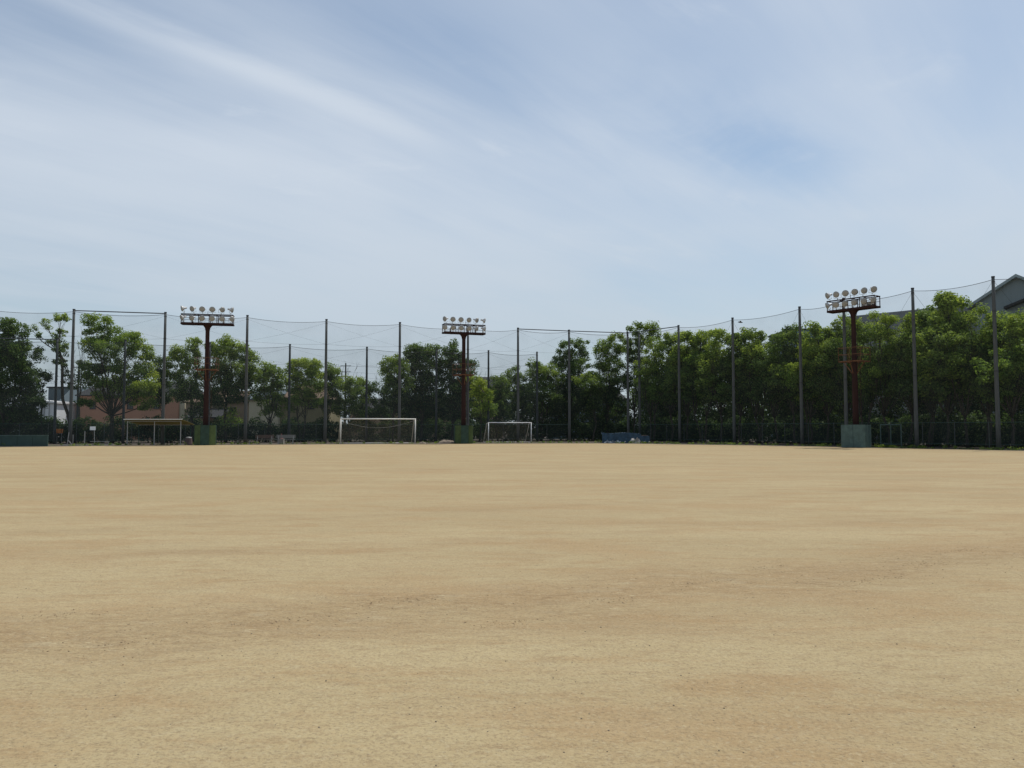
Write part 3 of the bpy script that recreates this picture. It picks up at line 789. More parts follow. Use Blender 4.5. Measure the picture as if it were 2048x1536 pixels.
# blue tarpaulin heap with crumpled pale sheets
Yt = 83.0
xa, xb = gx(1203, Yt), gx(1297, Yt)
t = thing('tarpaulin_stack', 'long low stack under a wrinkled blue tarpaulin at the back corner', 'tarpaulin', ((xa + xb) / 2, Yt, 0))
r = random.Random(5); nx, nz = 60, 10; vs = []; fs = []
for i in range(nx + 1):
    u = i / nx; htop = 1.06 - .05 * math.sin(u * 9) - (.22 if u > .83 else 0) - .06 * u
    for j in range(nz + 1):
        v = j / nz
        if v < .6: yy, zz = -.55 + .12 * v + .07 * math.sin(u * 47 + v * 5) * (1 - v), htop * v / .6
        else: yy, zz = -.48 + 1.1 * (v - .6) / .4, htop - .05 * math.sin(math.pi * (v - .6) / .4)
        vs.append((xa + (xb - xa) * u + r.uniform(-.02, .02), Yt + yy + r.uniform(-.03, .03), max(0, zz + r.uniform(-.02, .02) * (j > 0))))
for i in range(nx):
    for j in range(nz): q = i * (nz + 1) + j; fs.append((q, q + nz + 1, q + nz + 2, q + 1))
n0 = len(vs)
MB().add(vs, fs).build('tarpaulin', M['blue_tarp'], t)
MB().box(((xa + xb) / 2, Yt + .15, .40), (xb - xa - .3, .8, .8)).build('stacked_load', M['bench'], t)
mb = MB()
for i in range(10): mb.tube([(xa + .3 + i * .5, Yt - .62, .02), (xa + .3 + i * .5, Yt - .62, .12), (xa + .42 + i * .5, Yt - .60, .14)], .07, 6)
mb.build('weight_bag', M['pale_cloth'], t)
def crumple(name, label, px0, px1, Y, h, m, seed):
    r = random.Random(seed); x0_, x1_ = gx(px0, Y), gx(px1, Y); mb = MB()
    for k_ in range(9):
        cx = r.uniform(x0_, x1_); pts_ = []
        w = r.uniform(.15, .35); hh = h * r.uniform(.5, 1)
        vs = [(cx + (i - 2) * w / 2 + r.uniform(-.05, .05), Y + r.uniform(-.2, .2), max(.01, hh * (1 - abs(i - 2) / 2.2) * r.uniform(.6, 1) * (j / 2))) for i in range(5) for j in range(3)]
        fs = [(i * 3 + j, i * 3 + 3 + j, i * 3 + 4 + j, i * 3 + 1 + j) for i in range(4) for j in range(2)]
        mb.add(vs, fs)
    return tag(mb.build(name, m), label, 'sheeting')
crumple('plastic_sheeting', 'crumpled whitish plastic sheeting in front of the blue tarpaulin', 1258, 1280, 82.0, .8, M['pale_cloth'], 3)
crumple('plastic_sheeting', 'flatter grey-blue sheeting at the left foot of the blue tarpaulin', 1212, 1238, 82.1, .42, mat('greyblue_sheet', (.25, .30, .34), .6, var=.3), 8)

# ================================================================ BUILDINGS
def windows(root, lst, Y, sub=True):
    for (a, b, c_, d) in lst:
        p0, p1 = at(a, d, Y), at(b, c_, Y)
        cx, cz = (p0.x + p1.x) / 2, (p0.z + p1.z) / 2; w, h = p1.x - p0.x, p1.z - p0.z
        f = MB()
        for sx in (-1, 1): f.box((cx + sx * (w / 2), Y - .03, cz), (.08, .10, h + .08))
        for sz in (-1, 1): f.box((cx, Y - .035, cz + sz * (h / 2)), (w - .08, .10, .08))
        f.box((cx, Y - .03, cz), (.05, .06, h - .08))
        fo = f.build('window', M['frame'], root)
        g_ = MB().box((cx, Y - .012, cz), (w - .06, .02, h - .06)).build('pane', M['glass'], fo)
def block(name, label, pxa, pxb, top, Y, depth, wall, roof=None, roof_top=None, cat='house', over=.35, group=None, hip=0.0):
    p0, p1 = at(pxa, top, Y), at(pxb, top, Y)
    root = thing(name, label, cat, ((p0.x + p1.x) / 2, Y + depth / 2, 0), group)
    cx = (p0.x + p1.x) / 2; w = p1.x - p0.x; h = p0.z
    MB().box((cx, Y + depth / 2, h / 2), (w, depth, h)).build('wall', M[wall], root)
    if roof:
        rh = at(pxa, roof_top, Y + depth * .5).z
        x0_, x1_ = p0.x - over, p1.x + over; y0, y1 = Y - over, Y + depth + over; ym = (y0 + y1) / 2
        hx = hip * w
        vs = [(x0_, y0, h + .003), (x1_, y0, h + .003), (x1_, y1, h + .003), (x0_, y1, h + .003), (x0_ + hx, ym, rh), (x1_ - hx, ym, rh),
              (x0_, y0, h + .12), (x1_, y0, h + .12), (x1_, y1, h + .12), (x0_, y1, h + .12)]
        MB().add(vs, [(3, 2, 1, 0), (0, 1, 7, 6), (1, 2, 8, 7), (2, 3, 9, 8), (3, 0, 6, 9), (6, 7, 5, 4), (8, 9, 4, 5), (7, 8, 5), (9, 6, 4)]).build('roof', M[roof], root)
    return root, h
# white shed with lean-to roof
Ys = 100
root = thing('white_shed', 'white clad shed with a sloping roof edge behind the leftmost dark tree', 'shed', (gx(75, Ys), Ys, 0))
pa, pb, pc, pd = at(-10, 797, Ys), at(109, 807, Ys), at(109, 857, Ys), at(-10, 857, Ys)
MB().prism([(pd.x, 0), (pc.x, 0), (pb.x, pb.z), (pa.x, pa.z)], Ys, Ys + 9).build('wall', M['shed_white'], root)
MB().prism([(pa.x - .3, pa.z + .005), (pb.x + .3, pb.z + .005), (pb.x + .3, pb.z + .24), (pa.x - .3, pa.z + .24)], Ys - .25, Ys + 9.3).build('roof', M['white_cool'], root)
mb = MB()
for px_ in (83, 87, 97): q = at(px_, 857, Ys - .12); mb.tube([(q.x, q.y, .2), (q.x, q.y, at(px_, 800, Ys).z)], .05, 6)
mb.build('downpipe', M['alu'], root)
root, h = block('grey_house', 'grey walled house with a high blue-grey roof beside the white shed', 112, 150, 817, 106, 9, 'grey_wall', 'roof_blue', 774)
windows(root, [(119, 133, 820, 828), (119, 133, 846, 850)], 106)
p0, p1 = at(112, 815.5, 105.4), at(143, 815.5, 105.4); MB().box(((p0.x + p1.x) / 2, 105.4, p0.z), (p1.x - p0.x, .1, .16)).build('gutter', M['white_cool'], root)
p0, p1 = at(97, 776, 112), at(150, 793, 112)
root2, h = block('slate_house', 'flat slate coloured block rising behind the grey walled house', 97, 150, 776, 112, 8, 'roof_blue')
MB().box(((p0.x + p1.x) / 2, 112 + 4, h + .1), (p1.x - p0.x + .4, 8.4, .18)).build('roof', M['roof_dark'], root2)
# terracotta apartment
root, h = block('terracotta_house', 'long terracotta rendered house with a dark roof behind the shelter', 158, 358, 792, 104, 10, 'terracotta', 'roof_dark', 764, hip=.06)
windows(root, [(180, 191, 803, 818), (255, 266, 803, 818), (308, 318, 800, 818)], 104)
p0 = at(358, 792, 104)
MB().box((p0.x + .35, 104 + 5.1, p0.z / 2 - .02), (.7, 9.8, p0.z - .04)).build('side_wall', M['cream'], root)
p0, p1 = at(370, 832, 98), at(445, 832, 98)
root, h = block('tan_house', 'tan house with a dark lean-to roof behind the left floodlight tower', 372, 500, 806, 103, 9, 'tan_wall', 'roof_brown', 782, hip=.2)
e0, e1 = at(370, 834, 99), at(440, 834, 99); f0 = at(380, 824, 101)
MB().add([(e0.x, 99, e0.z), (e1.x, 99, e1.z), (e1.x, 102.9, f0.z + .5), (e0.x, 102.9, f0.z + .5), (e0.x, 99, e0.z - .15), (e1.x, 99, e1.z - .15), (e1.x, 102.9, f0.z + .35), (e0.x, 102.9, f0.z + .35)],
         [(0, 1, 2, 3), (7, 6, 5, 4), (0, 4, 5, 1), (1, 5, 6, 2), (3, 2, 6, 7), (0, 3, 7, 4)]).build('porch_roof', M['roof_dark'], root)
windows(root, [(462, 472, 815, 826)], 103)
root, h = block('cream_house', 'cream house with a grey roof seen between the lime green trees', 498, 556, 800, 101, 8, 'cream', 'roof_blue', 778)
windows(root, [(541, 550, 806, 822)], 101)
root, h = block('ochre_house', 'dull ochre house with a brown roof behind the twisted lime tree', 558, 655, 800, 102, 8, 'olive_wall', 'roof_brown', 770, hip=.25)
windows(root, [(616, 628, 808, 818)], 102)
root, h = block('hidden_house', 'dim low house with a dark roof behind the large goal', 700, 930, 822, 112, 8, 'tan_wall', 'roof_dark', 798, hip=.1)
windows(root, [(760, 772, 832, 842), (850, 862, 832, 842)], 112)
root, h = block('flat_roofed_house', 'house with a dark flat-topped roof showing right of the middle tower', 952, 1005, 775, 118, 10, 'tan_wall', 'roof_dark', 754, hip=.04)
windows(root, [(970, 980, 785, 797)], 118)
root, h = block('blue_house', 'pale blue-grey house glimpsed through trees left of the blue tarpaulin', 1105, 1250, 800, 116, 10, 'blue_wall', 'roof_dark', 776, hip=.12)
windows(root, [(1180, 1200, 806, 822), (1214, 1230, 806, 822)], 116)
root, h = block('grey_clad_house', 'pale grey house glimpsed between slim trunks right of the blue tarpaulin', 1296, 1372, 804, 112, 9, 'hall_grey', 'roof_dark', 785)
windows(root, [(1318, 1330, 815, 826), (1346, 1354, 815, 826)], 112)
# guard rail beyond the trees
ra, rb = at(1284, 857, 101), at(1362, 857, 99)
t = thing('guard_rail', 'low white guard rail glimpsed beyond the slim trunks by the corner', 'railing', (ra.x, ra.y, 0))
MB().bar(z(ra, .75), z(rb, .75), .06, .16).build('rail', M['white_cool'], t)
for i in range(6): q = ra.lerp(rb, i / 5); MB().tube([z(q, 0), z(q, .66)], .05, 6).build('post', M['white_cool'], t)
# big grey hall on the right
# long wing
wp0 = at_h(1688, 634, 15.2); wp1 = at_h(1956, 607, 15.2)
root = thing('long_wing', 'long pale grey flat-roofed wing behind the trees right of the last tower', 'building', (wp0.x, wp0.y, 0))
d = (wp1 - wp0).normalized(); nrm = Vector((-d.y, d.x, 0))
if nrm.x < 0: nrm = -nrm
wp1e = wp1 + d * .2
def slab(a, b, nn, dep, z0, z1):
    c_ = [a, b, b + nn * dep, a + nn * dep]
    return MB().add([z(q, z0) for q in c_] + [z(q, z1) for q in c_], [(3, 2, 1, 0), (4, 5, 6, 7), (0, 1, 5, 4), (1, 2, 6, 5), (2, 3, 7, 6), (3, 0, 4, 7)])
slab(wp0, wp1e, nrm, 3.5, 0, 14.3).build('wall', M['hall_grey'], root)
slab(wp0 - nrm * .15 - d * .15, wp1e - nrm * .15, nrm, 3.8, 14.304, 15.2).build('parapet', M['hall_grey'], root)
for i in range(6):
    q = wp0.lerp(wp1e, .08 + i * .15)
    fr = MB().add([z(q - nrm * .04, 9), z(q + d * 1.6 - nrm * .04, 9), z(q + d * 1.6 - nrm * .04, 11), z(q - nrm * .04, 11)], [(0, 1, 2, 3)]).build('window', M['glass'], root)
Yg = 88
ev = at_h(1955, 610, 15.0); dg = d.copy()
ax = Vector((-dg.y, dg.x, 0)); ax = ax if ax.x > 0 else -ax
rd = ray(2037, 552)        # apex: where the line of the gable wall meets the ray of the ridge end
tt = (rd.y * ev.x - rd.x * ev.y) / (rd.x * dg.y - rd.y * dg.x)
apx = ev + dg * tt; aph = EYE + rd.z * apx.y / rd.y - .25
evh = 15.0; hw = tt; ev0 = z(ev, 0) - ax * .6
root = thing('sports_hall', 'big grey-green hall with a tall gabled end rising over the right hand trees', 'hall', ev0)
def hp(u, v, h_): q_ = ev0 + dg * u + ax * v; return (q_.x, q_.y, h_)
def gprism(poly, v0, v1):
    n_ = len(poly); vs_ = [hp(u, v0, h_) for u, h_ in poly] + [hp(u, v1, h_) for u, h_ in poly]
    return MB().add(vs_, [tuple(range(n_)), tuple(range(n_, 2 * n_))[::-1]] + [(i, i + n_, (i + 1) % n_ + n_, (i + 1) % n_) for i in range(n_)])
gprism([(0, 0), (2 * hw, 0), (2 * hw, evh), (hw, aph), (0, evh)], 0, 45).build('wall', M['hall_wall'], root)
sl = (aph - evh) / hw
for s_ in (-1, 1):
    ue = hw + s_ * (hw + .8); he = aph - sl * (hw + .8)
    gprism([(hw, aph + .01), (ue, he + .01), (ue, he + .33), (hw, aph + .34)], -.5, 45.4).build('roof_slope', M['hall_trim'], root)
gprism([(hw * .72, evh - .9), (hw * 2, evh + .9), (hw * 2, evh + 1.15), (hw * .72, evh - .65)], -.9, -.003).build('canopy', M['roof_dark'], root)
for k_ in range(3):
    gprism([(hw * .5 + k_ * 3, 9), (hw * .5 + k_ * 3 + 1.8, 9), (hw * .5 + k_ * 3 + 1.8, 10.6), (hw * .5 + k_ * 3, 10.6)], -.05, -.004).build('window', M['glass'], root)
root, h = block('grey_annex', 'lower blue-grey clad annex showing just above the trees left of the right tower', 1580, 1690, 660, 122, 10, 'blue_wall')
p0, p1 = at(1580, 660, 122), at(1690, 660, 122); MB().box(((p0.x + p1.x) / 2, 127, h + .12), (p1.x - p0.x + .3, 10.3, .23)).build('parapet', M['roof_dark'], root)
# utility poles and wires behind the left houses
def upole(px, Y, h, label):
    x = gx(px, Y); t = thing('utility_pole', label, 'utility pole', (x, Y, 0), 'utility poles beyond the houses')
    MB().tube([(x, Y, 0), (x, Y, h)], [.16, .10], 10).build('shaft', M['dark_pole'], t)
    mb = MB()
    for zz in (h - .4, h - 1.3, h - 2.0): mb.bar((x - .8, Y, zz), (x + .8, Y, zz), .08, .08)
    mb.build('crossarm', M['cable'], t)
    return Vector((x, Y, h))
u1 = upole(154, 96, 9.3, 'thin utility pole with crossarms between the two leftmost broadleaf trees')
u0 = upole(-80, 98, 10, 'utility pole outside the left edge beyond the dark tree')
u2 = upole(690, 118, 11.2, 'distant utility pole rising from bushes left of the large goal')
u3 = upole(1060, 122, 11.6, 'distant utility pole among the round bushes right of the small goal')
for a, b, lab in ((u0, u1, 'overhead wires crossing the gap beside the dark tree'), (u1, u2, 'overhead wires above the terracotta house'), (u2, u3, 'overhead wires behind the middle trees')):
    mb = MB()
    for dz, sg in ((-.4, .5), (-1.3, .6), (-2.0, .7)): mb.tube(sag(a + Vector((.3, 0, dz)), b + Vector((.3, 0, dz)), sg, 14), .009, 4)
    tag(mb.build('overhead_wire', M['cable']), lab, 'wire', 'overhead wires between the utility poles')

# ================================================================ TREES
TY = [(-60, 78), (115, 81.5), (420, 85.5), (734, 90), (1074, 96), (1160, 97), (1255, 96), (1357, 89.5), (1465, 83.5), (1599, 76.5), (1687, 72), (1825, 67), (1986, 61.5), (2150, 57)]
ty = lambda px: lerp(TY, px)
T = tree
T(18, 78.5, [(8, 652, 26, 16, 1), (38, 664, 20, 14, .8), (0, 700, 45, 30), (40, 715, 36, 32), (8, 755, 48, 36), (52, 752, 22, 18, .8), (64, 770, 16, 12, .7), (20, 805, 55, 30), (62, 762, 14, 14, .6), (70, 800, 22, 14, .6), (30, 835, 40, 20), (64, 830, 14, 16, .7), (-30, 730, 40, 60), (-30, 820, 40, 40)],
  'big dark evergreen tree filling the left edge of the view', m='leaf_dark', tint=.45, r=.28, dens=1.25)
T(88, 80, [(80, 745, 14, 9, .8), (90, 757, 10, 9, .8), (72, 778, 14, 10, .7)], 'small dark tree against the white shed, beside the big evergreen', m='leaf_dark', tint=.3, r=.09, fork=.8)
T(152, 80.5, [(122, 634, 17, 5, 1.6, .8), (91, 646, 10, 9, 1.3, .75), (62, 658, 8, 5, 1, .4), (78, 670, 6, 5, 1, .35), (118, 668, 14, 8, 1.3, .6), (117, 685, 18, 10, 1.3, .45), (122, 700, 14, 14, 1.3, .3), (114, 722, 7, 7, 1.2, .35), (126, 728, 8, 9, 1.2, .3), (133, 744, 6, 6, 1.1, .2), (140, 760, 12, 12, 1, .3), (150, 770, 10, 10, .9, .3)],
  'slim leaning tree with leaf tufts at its top, behind the leftmost tall pole', m='leaf', r=.17, fork_px=(120, 705), per=44, rs=(.24, .42))
T(224, ty(210), [(186, 640, 16, 11, 1), (210, 648, 14, 14, .9), (196, 672, 26, 20), (228, 672, 26, 20), (258, 680, 24, 16, .9), (180, 693, 18, 14), (212, 700, 26, 16, .9), (250, 700, 22, 14, .8), (284, 706, 24, 18, 1, .7), (180, 742, 22, 18, 1, .35), (200, 725, 20, 16, .9), (165, 728, 12, 10, .9, .7), (234, 730, 18, 14, .5), (290, 735, 18, 18, .9, .7),
  (268, 750, 18, 20, .8), (282, 780, 24, 14, 1, .75), (262, 795, 20, 10, .9, .7), (236, 770, 16, 14, .5), (200, 765, 22, 10, .7, .4), (176, 800, 16, 9, .9), (248, 745, 20, 20, .8, .6), (212, 748, 18, 16, .6, .4), (250, 772, 22, 16, .8, .6), (300, 765, 14, 18, 1, .8), (172, 760, 14, 14, 1, .5), (206, 790, 20, 10, .5, .4), (290, 808, 20, 9, .7, .6), (225, 790, 12, 14, .4)],
  'large spreading light green tree with a forked trunk, in front of the terracotta house', r=.24, fork_px=(224, 832), tint=.40, m='leaf_light', top_light=.25)
T(322, 86, [(318, 728, 12, 12, 1), (325, 750, 18, 16, 1), (312, 772, 14, 14), (332, 785, 16, 18), (322, 800, 16, 14, .8)], 'small dark green tree squeezed behind the shelter pole', m='leaf_dark', tint=.45, r=.11)
T(386, 85, [(355, 705, 16, 10, 1), (346, 722, 14, 14), (374, 710, 22, 16), (394, 690, 14, 12), (388, 735, 22, 18, .9), (360, 742, 16, 16, .8), (344, 748, 10, 12), (400, 760, 18, 16, .7), (372, 766, 20, 10, .7, .4), (380, 790, 20, 18, 1, .2), (396, 815, 16, 22, 1, .15), (352, 790, 12, 14, .7, .2)],
  'mid green tree just left of the left floodlight tower column', r=.2, fork_px=(384, 800), tint=.62)
T(452, 86, [(452, 682, 14, 9, 1), (436, 696, 24, 16), (462, 700, 24, 16), (486, 706, 20, 14), (500, 728, 16, 18), (430, 725, 20, 18, .8), (462, 732, 28, 20, .8), (494, 752, 20, 16), (440, 755, 26, 18, 1, .3), (472, 762, 26, 20, 1.1, .25), (450, 790, 34, 20, 1.1, .15), (485, 785, 20, 20, 1, .2), (430, 800, 14, 20, .8, .15), (508, 745, 8, 14, .9)],
  'broad dark green tree just right of the left floodlight tower', r=.2, fork_px=(453, 806), tint=.62, m='leaf')
T(466, 84, [(466, 826, 12, 12, 1, .7), (474, 840, 12, 9, 1, .6), (456, 842, 10, 10, .9, .6)], 'little bright green sapling under the broad dark tree', r=.04, m='leaf_light', fork=.6, per=34)
T(532, 88, [(532, 736, 16, 9, 1.1), (522, 752, 16, 14), (548, 745, 16, 10), (540, 770, 22, 16), (562, 760, 14, 16, .9), (520, 785, 14, 16, .9), (545, 800, 18, 16, .9), (560, 790, 12, 14, .8), (528, 815, 12, 12, .8), (552, 826, 14, 10, .7)],
  'light green tree with two thin stems over the third bench', r=.13, m='leaf_light', tint=.45, stems=2)
T(604, 89, [(596, 730, 22, 7, 1.1), (620, 728, 22, 7, 1.1), (582, 745, 14, 10), (606, 748, 24, 14), (634, 744, 16, 12), (590, 770, 20, 16), (618, 775, 22, 16), (640, 764, 12, 14, .7), (600, 795, 18, 14, .9), (626, 800, 16, 12, .9), (584, 805, 10, 14, .7)],
  'yellow green tree with twisted dark stems in front of the ochre house', r=.14, m='leaf_light', tint=.6, stems=2, top_light=.3)
T(648, 91, [(656, 735, 10, 10, 1), (668, 748, 16, 12), (650, 760, 14, 14), (676, 768, 18, 14), (656, 788, 20, 16), (640, 806, 14, 14, .8, .25), (664, 815, 18, 14, .9, .4)], 'mid green bushy tree beside the pole left of the large goal', tint=.45, r=.12)
T(700, 91, [(694, 765, 20, 12), (716, 770, 18, 12), (690, 790, 22, 14), (712, 796, 20, 16), (728, 785, 10, 12, .8), (694, 818, 24, 14), (722, 822, 20, 12)], 'low spreading green tree behind the left half of the large goal', tint=.5, r=.12)
T(748, 92, [(745, 770, 12, 8, .9), (742, 790, 16, 14, .9, .3), (760, 798, 16, 14, .9, .3), (746, 822, 20, 14, 1, .4), (770, 826, 14, 12, .9, .3)], 'low dark bush-like tree behind the right half of the large goal', m='leaf_dark', tint=.5, r=.1)
T(786, 90, [(790, 718, 8, 7, 1), (780, 728, 14, 12, 1, .75), (774, 748, 12, 12, 1, .7), (788, 752, 16, 16, 1, .6), (776, 768, 14, 10, 1, .65), (800, 735, 16, 16), (802, 765, 20, 18, 1, .3), (790, 795, 22, 18, 1, .15)], 'bright green edged tree at the left end of the dense middle clump', tint=.55, r=.13, m='leaf')
T(842, 92, [(835, 692, 8, 9, 1.1), (828, 705, 18, 10), (848, 708, 20, 12), (866, 700, 14, 9, .9), (822, 728, 22, 16), (852, 732, 24, 18), (835, 758, 28, 20, 1, .3), (860, 768, 20, 22, 1, .2), (832, 795, 32, 22, 1.2, .1), (860, 815, 26, 20, 1.1, .1), (815, 815, 20, 20, 1, .15)], 'tall dark tree in the middle of the dense clump left of the middle tower', m='leaf_dark', tint=.6, r=.2, dens=1.2)
T(904, 92, [(905, 688, 5, 6, 1.2), (900, 700, 12, 9, 1.1), (916, 706, 10, 10), (892, 716, 16, 12), (912, 726, 20, 14), (930, 735, 12, 16), (890, 745, 20, 18, 1, .3), (915, 758, 24, 18, 1, .3), (935, 768, 14, 16, 1, .4), (898, 785, 26, 22, 1.1, .15), (928, 798, 22, 20, 1, .15), (905, 820, 26, 16, 1, .1), (947, 728, 6, 8, .9), (944, 742, 5, 6, .8)],
  'tall dark pointed tree directly left of the middle tower column', m='leaf_dark', tint=.55, r=.2, dens=1.2)
T(958, 90, [(948, 760, 12, 12, 1, .85), (960, 775, 14, 14, 1, .85), (952, 800, 14, 16, 1, .7), (972, 798, 14, 16, 1, .65), (964, 824, 18, 14, .9, .5), (982, 815, 10, 12, .8, .4)], 'lime green young tree just right of the middle tower', m='leaf_light', tint=.6, r=.09)
T(996, 95, [(995, 760, 12, 8, .9), (1003, 770, 14, 12), (990, 785, 16, 14), (1008, 798, 18, 16, 1, .25), (988, 815, 18, 14, 1, .25), (1015, 825, 16, 14, 1, .2)], 'round dull green tree behind the left post of the small goal', tint=.4, r=.11)
T(1036, 96, [(1030, 742, 8, 8, .9), (1020, 752, 12, 10, .9), (1040, 756, 14, 12), (1028, 775, 20, 16), (1048, 785, 18, 18, 1, .3), (1030, 805, 24, 18, 1, .2), (1050, 828, 20, 14, 1, .15)], 'dull green tree rising behind the small goal crossbar', tint=.42, r=.12)
T(1082, 97, [(1066, 728, 9, 8), (1078, 738, 16, 10, 1, .55), (1100, 742, 18, 10, 1, .6), (1068, 756, 18, 14), (1094, 764, 24, 14, 1, .5), (1116, 758, 12, 10, 1, .6), (1074, 785, 22, 18, 1, .25), (1100, 795, 24, 20, 1, .2), (1082, 822, 30, 18, 1.1, .12)], 'wide rounded tree behind the right end of the shorter pole row', tint=.45, r=.16)
T(1136, 99, [(1128, 688, 10, 6, 1), (1144, 692, 9, 12, 1), (1166, 690, 10, 12, 1), (1124, 708, 12, 9), (1140, 714, 14, 12), (1164, 712, 13, 14), (1116, 726, 14, 12), (1136, 736, 22, 14), (1162, 735, 16, 16), (1140, 765, 24, 18, 1, .3), (1120, 790, 22, 20, 1, .2), (1152, 800, 26, 24, 1.1, .15), (1130, 826, 26, 14, 1, .1)],
  'tall three-topped dark tree around the pole left of the blue tarpaulin', m='leaf_dark', tint=.65, r=.17)
T(1186, 96, [(1178, 752, 20, 8, 1, .8), (1170, 765, 20, 12, 1, .6), (1192, 770, 16, 16, 1, .5), (1182, 795, 24, 20, 1, .2), (1188, 825, 20, 16, 1, .15)], 'lower round bright topped tree in front of the three-topped dark tree', tint=.5, r=.12)
T(1218, 98, [(1232, 676, 12, 8, 1), (1212, 684, 14, 10, 1), (1202, 700, 12, 12), (1224, 702, 18, 14), (1240, 696, 10, 12), (1206, 724, 16, 14), (1228, 730, 20, 16), (1214, 755, 24, 18, 1, .35), (1236, 768, 20, 20, 1, .25), (1215, 795, 26, 22, 1, .15), (1238, 812, 20, 20, .7, .15)],
  'tall speckled green tree left of the back corner pole', tint=.55, r=.15)
T(1268, 98.5, [(1276, 646, 6, 5, 1, .5), (1284, 654, 8, 7, 1), (1266, 664, 10, 9), (1302, 654, 14, 9, 1.1), (1310, 668, 12, 8), (1262, 690, 14, 14), (1286, 684, 16, 16), (1270, 715, 18, 18), (1290, 730, 18, 18, .9, .35), (1262, 755, 20, 20, .9, .25), (1284, 780, 20, 20, .8, .2)],
  'tall narrow tree with a tufted top behind the back corner poles', tint=.5, r=.14)

# ---- the long right hand row: each tree (trunk px, top y, label, leaf, tint)
ROW = [
 (1306, 678, 'first bright green tree of the long row, close to the back corner poles', 'leaf', .6),
 (1342, 668, 'thin-stemmed light green tree left of the first pole with the sloping pipe rail', 'leaf_light', .45),
 (1374, 672, 'tree with a small separate leaf tuft, right of the pole holding the pipe rail', 'leaf', .62),
 (1408, 664, 'bright topped tree with two dark stems midway between the pipe rail pole and the next', 'leaf_light', .42),
 (1440, 662, 'high rounded light green tree just left of the second pole after the tarpaulin', 'leaf', .62),
 (1480, 664, 'dense green tree just right of the second pole after the tarpaulin', 'leaf', .5),
 (1518, 662, 'dark green tree under the small flying bird, with a lime side branch', 'leaf', .45),
 (1556, 674, 'dark tree with a ragged top, left of the pole before the right tower', 'leaf_dark', .7),
 (1588, 664, 'dull green tree directly behind the pole before the right tower', 'leaf', .4),
 (1622, 690, 'lower lime topped tree right of the pole before the right tower', 'leaf_light', .5),
 (1652, 652, 'high light green tree left of the right floodlight head', 'leaf_light', .42),
 (1690, 640, 'green tree behind the pole beside the right floodlight tower', 'leaf', .5),
 (1734, 640, 'mid green tree directly right of the right tower column', 'leaf', .45),
 (1778, 634, 'mid green rounded tree over the double gate', 'leaf', .48),
 (1815, 636, 'green tree directly behind the pole after the right tower', 'leaf', .45),
 (1855, 622, 'darker tree two crowns left of the high tufted tree', 'leaf_dark', .72),
 (1893, 604, 'tallest tufted tree of the row, in front of the hall eave', 'leaf', .6),
 (1935, 618, 'green tree between the tufted tree and the rightmost pole', 'leaf', .58),
 (1976, 628, 'green tree directly behind the rightmost pole in view', 'leaf', .5),
 (2022, 626, 'bright tree in front of the gabled hall at the right edge', 'leaf_light', .42),
 (2068, 628, 'tree past the right edge in front of the gabled hall', 'leaf', .5)]
for i, (px, top, lab, lm, ti) in enumerate(ROW):
    Y = ty(px) + rnd.uniform(-.6, 1.0); sc = F / Y       # px per metre
    low = 835
    blobs = []
    n_l = 6
    for lv in range(n_l):
        u = lv / (n_l - 1)
        ry = (1.0 + .25 * math.sin(u * 3.1)) * sc * rnd.uniform(.72, .95)
        yy = top + ry * .9 + (low - 30 - top - ry) * u * .86
        wdt = (.55 + .75 * math.sin(min(1, u * 1.5) * math.pi / 2)) * 1.45 * sc
        k = 1 if lv == 0 else 2
        for s_ in range(k):
            dx = rnd.uniform(-.3, .3) * sc if k == 1 else (s_ * 2 - 1) * wdt * rnd.uniform(.42, .72)
            blobs.append((px + dx, yy + rnd.uniform(-.4, .4) * sc, wdt * rnd.uniform(.62, .85), ry,
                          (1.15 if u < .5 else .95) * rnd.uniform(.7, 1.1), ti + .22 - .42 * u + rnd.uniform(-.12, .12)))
    for _ in range(3):      # top sprigs
        blobs.append((px + rnd.uniform(-1.2, 1.2) * sc, top + rnd.uniform(0, .9) * sc, .5 * sc, .35 * sc, 1.2, ti + .2))
    if px == 1893: blobs += [(1886, 598, 9, 6, 1.3, .8), (1904, 594, 7, 7, 1.2, .75), (1880, 606, 7, 6, 1.2, .7), (1925, 606, 10, 6, 1, .7)]
    if px == 1374: blobs += [(1376, 668, 8, 5, 1.4, .8), (1368, 674, 6, 5, 1.1, .7)]
    if px == 1518: blobs += [(1512, 700, 20, 9, 1.5, .95), (1502, 712, 14, 8, 1.3, .95)]
    if px == 1556: blobs += [(1580, 660, 6, 5, 1.4, .4), (1570, 664, 7, 5, 1.2, .4)]
    if px == 1622: blobs += [(1622, 690, 22, 8, 1.5, .95), (1632, 704, 22, 9, 1.4, .95), (1612, 712, 16, 8, 1.2, .9)]
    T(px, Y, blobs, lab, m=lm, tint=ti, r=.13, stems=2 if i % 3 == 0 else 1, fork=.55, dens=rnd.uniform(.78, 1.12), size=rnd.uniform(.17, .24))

# bare twiggy trees
def bare(px, Y, tips, label, r=.06):
    base = Vector((gx(px, Y), Y, 0)); t = thing('bare_tree', label, 'tree', base)
    fk = at(px, 800, Y); mb = MB(); limb(mb, base, fk, r * 1.3, r, 6, .05, 4); mb.build('trunk', M['bark_pale'], t)
    mb = MB()
    for a, b in tips:
        e = at(a, b, Y + rnd.uniform(-.8, .8)); pts_ = limb(mb, fk, e, r * .6, .010, 4, .08, 6)
        for _ in range(5):
            s_ = pts_[rnd.randint(2, 5)]; limb(mb, s_, s_ + Vector((rnd.uniform(-.5, .5), rnd.uniform(-.4, .4), rnd.uniform(.4, 1.3))), .014, .006, 4, .1, 3)
    mb.build('branches', M['bark_pale'], t)
bare(158, 83, [(162, 652), (172, 660), (155, 680), (150, 700), (168, 690), (164, 720)], 'leafless tree with thin upright branches right of the leftmost tall pole', .07)
